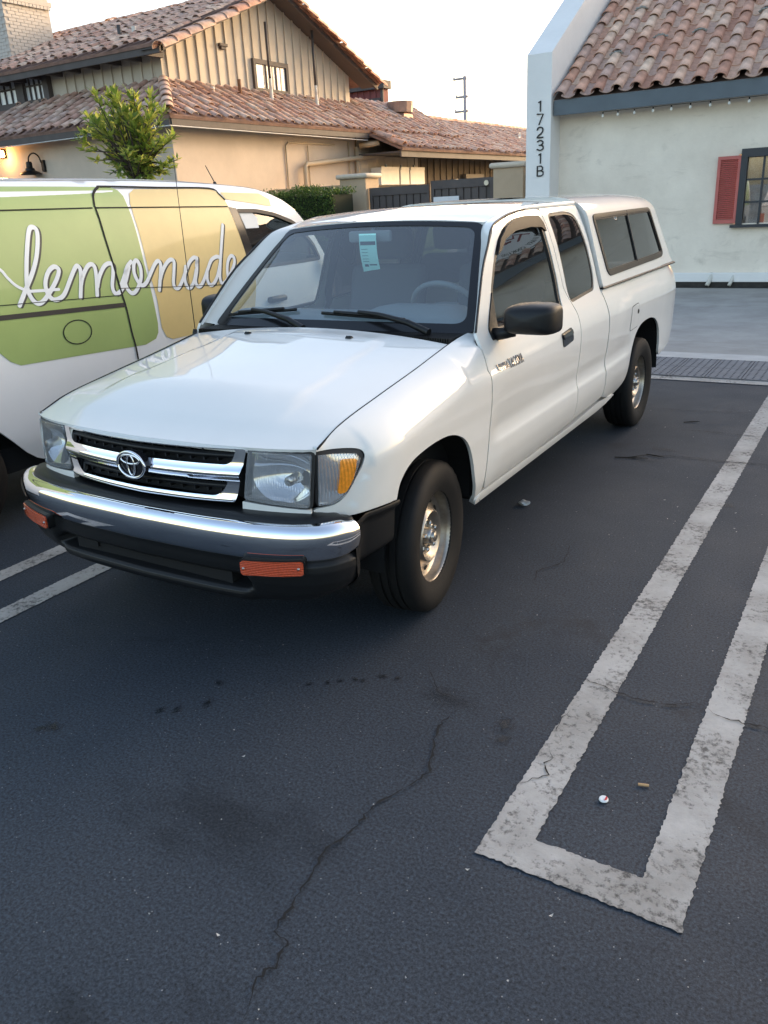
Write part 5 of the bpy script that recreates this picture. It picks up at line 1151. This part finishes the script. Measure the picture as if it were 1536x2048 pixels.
tiles(TileRoof((-20.05,9.72,3.345),(1,0,0),UPY),33,7,lambda p:(p.y-9.75)<(-9.84-p.x)+.02 and p.x>-16.2,True)
tiles(TileRoof((-9.82,18.42,3.345),(0,1,0),UPX),13,8,lambda p:True,False)
u2=Vector((-2.9,0,1.22)).normalized()
tiles(TileRoof((-8.86,16.95,2.885),(0,1,0),u2),50,12,lambda p:not(p.y<22.4 and p.x<-9.75),False)
u3=Vector((0,4.15,1.62)).normalized()
tiles(TileRoof((-18.6,10.66,4.785),(1,0,0),u3),25,17,lambda p:True,False)
tag(farmb.obj('far_roof_tiles',OLDI,house,True,50,fix=False),kind='stuff')
# ridge, hip and rake tiles
def chain(name,A,B,step=.36,r=.13):
    A,B=Vector(A),Vector(B); n=int((B-A).length/step); d=(B-A).normalized(); VF=cover_mesh(r,r*.86,.46,8,.018)
    side=d.cross(Vector((0,0,1))).normalized(); up=side.cross(d)
    me=shared(name,VF,TILE)
    for i in range(n):
        M=Matrix((side,d,up)).transposed().to_4x4(); M.translation=A+d*i*step+up*random.gauss(0,.008); place(me,name,M@Matrix.Rotation(R(-3),4,'X'),house)
chain('hip_tile',(-9.80,9.70,3.42),(-11.32,11.23,4.25),.36,.12)
chain('rake_tile',(-10.70,10.58,4.63),(-10.70,14.85,6.29),.42,.175); chain('rake_tile',(-10.70,19.06,4.60),(-10.70,14.85,6.27),.42,.175)
chain('rake_tile',(-8.86,16.93,2.95),(-9.80,16.93,3.36),.38,.12)
chain('ridge_tile',(-11.78,33,4.16),(-11.78,22.3,4.16),.40,.11)
# fascias, soffits, barge boards, rafters
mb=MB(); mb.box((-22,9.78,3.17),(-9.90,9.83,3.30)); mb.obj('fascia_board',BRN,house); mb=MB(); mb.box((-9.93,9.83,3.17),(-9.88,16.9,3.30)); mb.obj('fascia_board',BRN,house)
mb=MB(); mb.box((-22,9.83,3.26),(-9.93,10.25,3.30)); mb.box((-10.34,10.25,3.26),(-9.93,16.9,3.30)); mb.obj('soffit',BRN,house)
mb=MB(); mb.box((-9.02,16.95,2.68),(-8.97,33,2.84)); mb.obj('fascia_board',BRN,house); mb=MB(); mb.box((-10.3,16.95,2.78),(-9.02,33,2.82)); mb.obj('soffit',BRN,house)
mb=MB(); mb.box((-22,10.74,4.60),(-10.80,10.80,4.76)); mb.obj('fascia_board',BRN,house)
mb=MB(); mb.add([(-22,10.80,4.70),(-10.80,10.80,4.70),(-10.80,11.25,4.88),(-22,11.25,4.88)],[(0,1,2,3)]); mb.obj('soffit',BRN,house)
for k in range(14):
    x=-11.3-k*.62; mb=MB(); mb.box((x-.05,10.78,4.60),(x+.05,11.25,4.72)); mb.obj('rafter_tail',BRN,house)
BARG=mat('grey_brown_barge',(.10,.085,.08),.8)
for (ya,za,yb,zb) in ((10.70,4.70,14.85,6.32),(18.98,4.64,14.85,6.32)):
    mb=MB(); mb.add([(x,y,z) for x in (-10.80,-10.86) for y,z in ((ya,za),(yb,zb),(yb,zb-.10),(ya,za-.10))],[(0,1,2,3),(7,6,5,4),(0,4,5,1),(1,5,6,2),(2,6,7,3),(3,7,4,0)]); mb.obj('barge_board',BARG,house)
    mb=MB(); mb.add([(-10.86,ya,za-.02),(-10.86,yb,zb-.02),(-11.34,yb,zb-.02),(-11.34,ya,za-.02)],[(0,1,2,3)]); mb.obj('soffit',BARG,house)
# wire along the eave
mb=MB(); mb.tube([(-21,9.765,3.14),(-9.87,9.765,3.16),(-9.865,16.8,3.12)],.009,5); mb.obj('eave_cable',mat('white_cable',(.6,.58,.55),.6),house)
# chimney
WBR=mat('white_painted_brick',(.55,.50,.45),.85,var=.12,vscale=8,bump=.2,bscale=40)
ch=MB(); ch.box((-18.6,12.0,4.4),(-17.0,13.35,7.0)); cho=ch.obj('chimney',mat('chimney_mortar',(.50,.45,.40),.9),house)
bm_=shared('brick',(lambda b:(b.V,b.F))(MB().box((0,0,0),(.014,.205,.066))),WBR)
for r in range(26):
    for c in range(7):
        y=12.0+c*.215-(.107 if r%2 else 0)
        if y<11.99 or y+.205>13.36: continue
        place(bm_,'brick',Matrix.Translation((-17.0+random.uniform(-.003,.003),y,4.62+r*.074)),cho)
bm2=shared('brick',(lambda b:(b.V,b.F))(MB().box((0,-.014,0),(.205,0,.066))),WBR)
for r in range(26):
    for c in range(4):
        place(bm2,'brick',Matrix.Translation((-17.21-c*.215-(.107 if r%2 else 0),12.0+random.uniform(-.003,.003),4.62+r*.074)),cho)
for k in range(13): place(bm_,'brick',Matrix.Translation((-16.97,11.98+k*.107,6.545))@Matrix.Diagonal((3,.45,1,1)),cho)
mb=MB(); mb.box((-18.66,11.94,6.62),(-16.94,13.41,6.72)); mb.obj('chimney_cap',WBR,cho)
# vent pipes standing on the lower roof
DPIPE=mat('dark_vent_pipe',(.05,.045,.045),.6); LPIPE=mat('white_pipe_boot',(.6,.56,.5),.7); RUST=mat('rusty_pipe',(.25,.12,.06),.85,var=.4,vscale=20)
for y,zt in ((14.40,5.62),(16.25,5.68)):
    mb=MB(); mb.tube([(-11.0,y,4.35),(-11.0,y,zt)],.033,10); vp=mb.obj('vent_pipe',DPIPE,house,True)
    mb=MB(); mb.lathe([(0,.09),(.05,.05),(.25,.045)],(-11.0,y,4.0),'z',12); mb.tube([(-11,y,4.2),(-11,y,4.46)],.042,10); mb.obj('pipe_boot',LPIPE,vp,True)
for y,h,m_,r in ((13.27,.38,RUST,.04),(12.35,.16,LPIPE,.05)):
    mb=MB(); mb.tube([(-11.0,y,3.97),(-11.0,y,3.97+h)],r,10); mb.obj('vent_pipe',m_,house,True)
mb=MB(); mb.tube([(-13.2,12.0,5.2),(-13.2,12.0,5.55)],.045,10); mb.obj('vent_pipe',DPIPE,house,True)
mb=MB(); mb.lathe([(0,.10),(.06,.05),(.22,.045)],(-12.75,12.0,5.24),'z',10); mb.obj('vent_pipe',LPIPE,house,True)
mb=MB(); mb.box((-11.34,13.04,5.02),(-11.24,13.30,5.08),.01); mb.box((-11.34,13.1,4.97),(-11.26,13.24,5.02)); mb.obj('wall_vent',BRN,house)
# wall pipes, conduits, meter boxes
PIPE=mat('tan_painted_pipe',(.50,.40,.28),.7)
for nm,pts,r in (('wall_pipe',[(-10.2,14.40,.3),(-10.2,14.43,2.50),(-10.2,14.50,2.56),(-10.2,18.9,2.88),(-10.2,18.98,3.0)],.055),('conduit',[(-10.31,13.86,0),(-10.31,13.88,2.95),(-10.31,14.0,3.02),(-10.31,15.9,3.03)],.02),('conduit',[(-10.31,14.75,0),(-10.31,14.75,2.98)],.015),('conduit',[(-10.31,16.55,1.2),(-10.31,16.55,3.1)],.02),('wall_pipe',[(-10.26,16.85,.2),(-10.26,16.85,3.0)],.05),('gutter_box',[(-10.2,16.9,3.02),(-9.7,17.1,3.06)],.07)):
    mb=MB(); mb.tube(pts,r,8); mb.obj(nm,PIPE,house,True)
MET=mat('pale_metal_box',(.74,.73,.70),.5,var=.1,vscale=4)
for y0,y1 in ((17.55,18.55),(18.62,19.12),(19.18,20.05)):
    mb=MB(); mb.box((-10.3,y0,2.05),(-9.98,y1,2.50),.015); bx_=mb.obj('meter_box',MET,house)
    mb=MB(); mb.box((-9.981,y0+.02,2.43),(-9.965,y1-.02,2.51)); mb.obj('box_lid',MET,bx_); mb=MB(); mb.tube([(-10.1,(y0+y1)/2,2.5),(-10.1,(y0+y1)/2,2.58)],.03,8); mb.obj('box_conduit',MET,bx_)
mb=MB(); mb.box((-10.28,23.2,1.85),(-10.15,24.6,2.35),.01); mb.obj('utility_panel',mat('grey_brown_panel',(.17,.15,.13),.7),house)
mb=MB(); mb.box((-10.28,22.6,2.0),(-10.25,22.95,2.2)); mb.obj('notice_plate',MET,house)
# roof exhaust fan, floodlight, dish arm
mb=MB(); mb.box((-11.3,20.3,3.7),(-10.75,20.85,4.02)); mb.lathe([(4.0,.22),(4.06,.20),(4.07,.36),(4.36,.40),(4.36,.34)],(-11.02,20.57,0),'z',12); mb.obj('roof_fan',mat('weathered_metal',(.36,.25,.20),.6,.3,var=.25,vscale=6),house)
mb=MB(); mb.tube([(-10.5,21.4,3.50),(-10.5,21.45,3.60)],.07,8); mb.tube([(-10.5,21.45,3.60),(-10.5,21.9,3.78)],[.05,.07],8); mb.obj('flood_light',BRN,house,True)
mb=MB(); mb.tube([(-10.5,29.2,3.4),(-10.5,28.5,3.7)],.02,6); mb.lathe([(0,.02),(.06,.10),(.07,.12)],(-10.5,28.45,3.70),'x',10); mb.obj('roof_dish',MET,house,True)
# wall lamps
def barn_lamp(x,lit):
    t=thing('wall_lamp','dark barn style wall lamp on the tan wall, '+('lit and glowing orange' if lit else 'unlit, right of the glowing one'),'wall lamp',(x,10.2,2.55),None)
    mb=MB(); mb.box((x+.22,10.19,2.62),(x+.31,10.25,2.86),.008); mb.obj('wall_plate',BLACK,t)
    arc=[(x+.27,10.17,2.80),(x+.25,10.14,2.93),(x+.18,10.1,3.0),(x+.08,10.08,2.99),(x+.02,10.05,2.92),(x,10.05,2.84)]
    mb=MB(); mb.tube(cat(arc,4),.016,8); mb.obj('gooseneck',BLACK,t,True)
    mb=MB(); mb.lathe([(2.84,.001),(2.84,.06),(2.80,.07),(2.72,.07),(2.70,.10),(2.66,.11),(2.62,.20),(2.58,.24),(2.575,.23),(2.65,.09)],(x,10.05,0),'z',24); mb.obj('lamp_shade',BLACK,t,True,40)
    return t
barn_lamp(-14.55,False)
lt=thing('wall_lamp','glowing orange wall lamp at the left edge of the tan wall','wall lamp',(-15.6,10.15,3.0))
mb=MB(); mb.box((-15.68,10.17,2.98),(-15.52,10.25,3.16),.01); mb.obj('wall_plate',BLACK,lt)
mb=MB(); mb.lathe([(3.14,.03),(3.13,.07),(3.02,.085),(3.0,.06),(2.995,.001)],(-15.54,10.10,0),'z',16); mb.obj('glowing_globe',emit('warm_lamp_glow',(1,.50,.16),14),lt,True)
pl=bpy.data.lights.new('lamp_light','POINT'); pl.energy=5; pl.color=(1,.55,.22); pl.shadow_soft_size=.08; po=bpy.data.objects.new('lamp_light',pl); COL.objects.link(po); po.location=(-15.5,9.98,3.0); po.parent=lt; po.matrix_parent_inverse=WORLD[lt.name].inverted()
# ================================================================ gate, pillars and garden wall
TANW=mat('tan_garden_wall',(.50,.385,.265),.92,var=.12,vscale=2,bump=.25,bscale=30,bdist=.01); CAPM=mat('cream_cap',(.62,.54,.43),.85,var=.1,vscale=4)
for nm,x0,x1,lb in (('gate_pillar',-8.25,-7.60,'tan stucco gate pillar with cream cap beside the hedge'),('gate_pillar',-4.68,-4.06,'tan stucco gate pillar with cream cap next to the white building')):
    t=thing(nm,lb,'pillar',((x0+x1)/2,13.2,0)); mb=MB(); mb.box((x0,12.95,0),(x1,13.5,2.10),.015); mb.obj('shaft',TANW,t); mb=MB(); mb.box((x0-.07,12.88,2.10),(x1+.07,13.57,2.20),.045); mb.obj('pillar_cap',CAPM,t,True,50)
o=MB().box((-10.28,13.1,0),(-8.255,13.3,2.0)).obj('garden_wall',TANW); tag(o,'low tan garden wall between the house and the left gate pillar','wall')
o=MB().box((-4.055,13.1,0),(-3.0,13.3,1.98)).obj('garden_wall',TANW); tag(o,'low tan garden wall right of the right gate pillar','wall')
GATE=mat('grey_brown_gate_boards',(.105,.088,.082),.75,var=.2,vscale=3)
gt=thing('gate','pair of grey brown board gates between two tan pillars','gate',(-6.1,13.1,0))
for x0,x1,zt in ((-7.58,-6.13,1.90),(-6.10,-4.72,1.96)):
    mb=MB(); mb.box((x0,13.06,zt-.16),(x1,13.12,zt)); mb.box((x0,13.06,.15),(x1,13.12,.3)); mb.box((x0,13.061,.3),(x0+.07,13.12,zt-.16)); mb.box((x1-.07,13.061,.3),(x1,13.12,zt-.16)); mb.obj('gate_frame',GATE,gt)
    mb=MB(); mb.box((x0+.07,13.105,.3),(x1-.07,13.125,zt-.16)); mb.obj('gate_backing',GATE,gt)
    k=0; x=x0+.09
    while x+.13<x1-.06:
        mb=MB(); mb.box((x,13.075,.3),(x+.13,13.105,zt-.17)); mb.obj('gate_board',GATE,gt); x+=.165
mb=MB(); mb.tube([(-6.115,13.03,.6),(-6.115,13.03,1.93)],.012,6); mb.obj('drop_rod',RUST,gt)
MB().box((-4.80,13.0,1.30),(-4.76,13.06,1.52)).obj('gate_handle',NUT,gt); mb=MB(); mb.lathe([(0,.001),(.0,.05),(.02,.05)],(-4.86,13.03,1.86),'y',10); mb.obj('gate_latch',NUT,gt)
mb=MB(); mb.box((-6.02,13.01,1.45),(-5.45,13.03,1.65)); o=mb.obj('gate_sign',mat('white_sign_plate',(.7,.7,.72),.5)); tag(o,'white rectangular sign plate on the right gate leaf','sign')
# ================================================================ red building far behind, utility pole
rb=thing('red_building','dark red building with board siding and a small window behind the roofs','building',(-14.4,25,0))
REDW=mat('dark_red_boards',(.22,.07,.065),.85,var=.15,vscale=3)
mb=MB(); mb.box((-15.8,24.0,0),(-13.60,24.3,5.25)); mb.obj('wall',REDW,rb); mb=MB(); mb.box((-15.9,23.85,5.25),(-13.50,24.35,5.5)); mb.obj('roof_edge',BRN,rb)
for k in range(9): mb=MB(); mb.box((-15.7+k*.25,23.96,4.0),(-15.65+k*.25,24.0,5.25)); mb.obj('batten',REDW,rb)
mb=MB(); mb.box((-14.35,23.93,4.42),(-13.72,24.0,4.98)); fr=mb.obj('window_frame',BRN,rb)
for x in (-14.27,-14.0): mb=MB(); mb.box((x,23.90,4.48),(x+.22,23.93,4.90)); mb.obj('window_pane',PANE,fr)
mb=MB(); mb.box((-13.70,23.94,3.5),(-13.60,24.0,5.25)); mb.obj('corner_trim',BRN,rb)
up_=thing('utility_pole','grey utility pole with crossarms standing far behind the roofs','utility pole',(-27.75,60,0))
PM=mat('pole_haze_grey',(.42,.36,.36),.9)  # grey lightened, distance haze put into the colour
mb=MB(); mb.tube([(-27.75,60,0),(-27.75,60,10.3)],[.16,.12],10); mb.obj('pole',PM,up_,True)
for z,x0,x1 in ((10.15,-28.7,-27.6),(8.9,-28.5,-27.5),(7.9,-28.6,-27.5),(7.0,-28.3,-26.9)):
    mb=MB(); mb.tube([(x0,60,z),(x1,60,z)],.09,6); mb.obj('crossarm',PM,up_)
    mb=MB(); mb.lathe([(0,.03),(.05,.06),(.15,.05),(.2,.02)],(x0+.05,60,z),'z',8); mb.obj('insulator',PM,up_)
for i,(z,lb) in enumerate(((10.25,'topmost'),(9.0,'second'),(8.0,'third'),(7.0,'lowest'))):
    pts=[Vector((-28.6,60,z)).lerp(Vector((-62,64,z+.4)),k/10)-Vector((0,0,1.4*math.sin(k/10*math.pi)*.5)) for k in range(11)]
    o=MB().tube(pts,.014,4).obj('power_line',PM); tag(o,lb+' power line running left from the utility pole','power line','power lines on the utility pole')
o=MB().tube([(-32,22,8.7),(-24,20,6.9),(-19,17,6.5)],.012,4).obj('power_line',PM); tag(o,'thin overhead wire between chimney and upper roof','power line','power lines on the utility pole')
# ================================================================ tree and hedge
def leafmat(name,c1,c2,c3,tr=.45):
    m=bpy.data.materials.new(name); m.use_nodes=True; n=m.node_tree.nodes; l=m.node_tree.links; b=n['Principled BSDF']; out=n['Material Output']
    r=n.new('ShaderNodeValToRGB'); r.color_ramp.elements[0].color=(*c1,1); r.color_ramp.elements[1].color=(*c3,1); e=r.color_ramp.elements.new(.6); e.color=(*c2,1)
    l.new(n.new('ShaderNodeNewGeometry').outputs['Random Per Island'],r.inputs[0]); l.new(r.outputs[0],b.inputs['Base Color']); b.inputs['Roughness'].default_value=.45
    t=n.new('ShaderNodeBsdfTranslucent'); l.new(r.outputs[0],t.inputs[0]); mx=n.new('ShaderNodeMixShader'); mx.inputs[0].default_value=tr; l.new(b.outputs[0],mx.inputs[1]); l.new(t.outputs[0],mx.inputs[2]); l.new(mx.outputs[0],out.inputs[0]); return m
LEAF=leafmat('glossy_leaf',(.11,.19,.035),(.28,.36,.06),(.62,.58,.14)); HLEAF=leafmat('hedge_leaf',(.05,.10,.025),(.09,.16,.035),(.17,.24,.05),.3)
def leaf(mb,p,d,up,L,w):
    d=d.normalized(); s=d.cross(up); s=s.normalized() if s.length>1e-4 else Vector((1,0,0)); n=s.cross(d)
    V=[p,p+d*L*.45+s*w-n*L*.02,p+d*L*.45-n*L*.05,p+d*L*.45-s*w-n*L*.02,p+d*L-n*L*.10]
    mb.add(V,[(0,1,2),(0,2,3),(1,4,2),(3,2,4)])
random.seed(21)
tree=thing('small_tree','small leafy tree with lance shaped green leaves against the tan wall','tree',(-8.6,7.5,0))
BARK=mat('brown_bark',(.075,.055,.04),.9,var=.4,vscale=14,bump=.5,bscale=40)
tips=[]; tm=MB(); base=Vector((-8.55,7.5,0)); fork=Vector((-8.62,7.5,2.05))
tm.tube([base,Vector((-8.58,7.5,1.1)),fork],[.085,.07,.06],10)
tm.tube([Vector((-8.50,7.5,.2)),Vector((-8.40,7.48,1.4)),Vector((-8.28,7.45,2.3)),Vector((-8.2,7.45,2.75))],[.05,.045,.035,.02],8)
# crown outline given by branch ends measured across the wall (x, z) with depth added
ends=[(-9.75,3.05),(-9.55,3.15),(-9.9,2.85),(-9.45,2.9),(-9.3,2.72),(-9.6,2.55),(-9.35,2.45),(-9.1,2.38),(-8.85,2.30),(-9.05,2.75),(-9.15,3.0),(-8.95,3.2),(-8.75,3.38),(-8.6,3.28),(-8.5,3.42),(-8.35,3.3),(-8.2,3.38),(-8.05,3.2),(-7.95,3.28),(-7.85,3.05),(-7.8,2.85),(-7.65,2.72),(-7.85,2.55),(-7.95,2.4),(-7.8,2.25),(-8.05,2.2),(-8.3,2.3),(-8.2,2.55),(-8.4,2.75),(-8.6,2.9),(-8.8,3.0),(-8.3,3.0),(-8.05,2.85),(-8.6,2.6),(-8.45,2.45),(-8.15,2.7),(-8.55,3.1),(-9.2,2.55),(-8.75,2.75),(-9.4,3.02),(-8.1,3.05),(-7.75,2.4),(-8.5,2.15),(-7.95,2.05),(-8.7,2.45),(-8.35,2.2),(-8.2,2.1),(-8.0,2.6),(-7.9,2.7),(-8.3,2.85),(-8.9,2.9),(-8.6,2.75),(-8.15,2.95),(-7.85,2.35),(-8.1,2.45),(-9.0,3.05),(-8.7,3.2)]
for (x,z) in ends:
    for k in range(2):
        x=-8.75+(x+8.75)*(.86 if x>-8.75 else .95); e=Vector((x+random.gauss(0,.05),7.5+random.gauss(0,.25),z+random.gauss(0,.05))); st=fork.lerp(Vector((-8.25,7.46,2.5)),random.random()); mid=st.lerp(e,.55)+Vector((0,0,.05))
        tm.tube([st,mid,e],[.022,.012,.005],5); tips.append((e,(e-mid).normalized()))
tm.obj('trunk',BARK,tree,True)
lm=MB()
for e,d in tips:
    for k in range(26):
        t=random.random(); p=e-d*t*.34; a=random.uniform(0,6.283)
        q=Vector((math.cos(a),math.sin(a),random.uniform(-.25,1.0)))+d*random.uniform(.2,1.2); leaf(lm,p,q,Vector((random.gauss(0,.3),random.gauss(0,.3),1)),random.uniform(.11,.20),random.uniform(.020,.034))
tag(lm.obj('crown',LEAF,tree,fix=False),kind=None)
hed=thing('clipped_hedge','clipped green hedge in front of the garden wall beside the left pillar','hedge',(-8.5,12.2,0))
hm=MB(); random.seed(4)
for k in range(7000):
    x=random.uniform(-9.5,-7.6); top=1.86+.05*math.sin(x*5)+.04*math.sin(x*13); f=random.random()
    if f<.5: y=11.75+random.gauss(0,.04); z=random.uniform(.9,top)
    else: y=random.uniform(11.75,12.6); z=top+random.gauss(0,.035)
    q=Vector((random.gauss(0,.6),random.gauss(-.5,.5),random.uniform(0,1.2))); leaf(hm,Vector((x,y,z)),q,Vector((random.gauss(0,.5),random.gauss(0,.5),1)),random.uniform(.035,.075),random.uniform(.010,.017))
hm.obj('foliage',HLEAF,hed,fix=False)
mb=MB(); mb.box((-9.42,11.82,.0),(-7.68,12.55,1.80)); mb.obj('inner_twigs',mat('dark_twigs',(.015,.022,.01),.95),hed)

# ================================================================ cooking school sign on the roof at the right, mirrored in the door glass
sg=thing('roof_sign','white oval cooking school sign standing on the right hand tile roof','sign',(4.7,12.35,3.5))
sgf=lambda a,b,d:(4.7+a,12.32-d,4.22+b)
MB().prism([(1.02*math.cos(i*math.pi/24),.74*math.sin(i*math.pi/24)) for i in range(48)],sgf,-.05,0).obj('sign_board',mat('white_sign_face',(.78,.77,.75),.6),sg)
INK=mat('black_sign_ink',(.02,.02,.02),.6); RINK=mat('dark_red_sign_ink',(.25,.03,.03),.6)
ribbon([[(.97*math.cos(t),.69*math.sin(t)) for t in [i*math.pi/32 for i in range(65)]]],.02,sgf,.003).obj('sign_border',INK,sg,fix=False)
let=words('CULINARY COOKING SCHOOL',.12,.055,.021); arc=[]
for S_ in let:
    q=[]
    for a,b in S_:
        t=-math.pi/2+(a-.87)/.78; q.append(((.84-b*.9)*math.cos(t)*1.05,(.60-b*.9)*math.sin(t)))
    arc.append(q)
ribbon(arc,.018,sgf,.003).obj('sign_lettering',INK,sg,fix=False)
ribbon([[(-.62,-.12),(-.40,.12),(-.30,-.02),(-.18,.02)],[(-.52,.0),(-.28,-.2)],[(-.15,-.10),(.12,.16),(.30,.36),(.34,.44)],[(-.18,-.08),(.10,-.10)]],.05,sgf,.003).obj('sign_strokes',RINK,sg,fix=False)
wk=[]
for k in (-1,-.55,0,.55,1): wk.append(cat([(.40,-.02),(.47+.04*k,.12+.10*k*.4),(.58-.02*k,.30+.08*k),(.64,.40)],5))
wk.append([(.64,.40),(.74,.52)])
ribbon(wk,.016,sgf,.003).obj('sign_whisk',INK,sg,fix=False)
MB().box((3.9,12.33,3.3),(3.98,12.42,4.2)).obj('sign_post',BRN,sg); MB().box((5.4,12.33,3.3),(5.48,12.42,4.2)).obj('sign_post',BRN,sg)
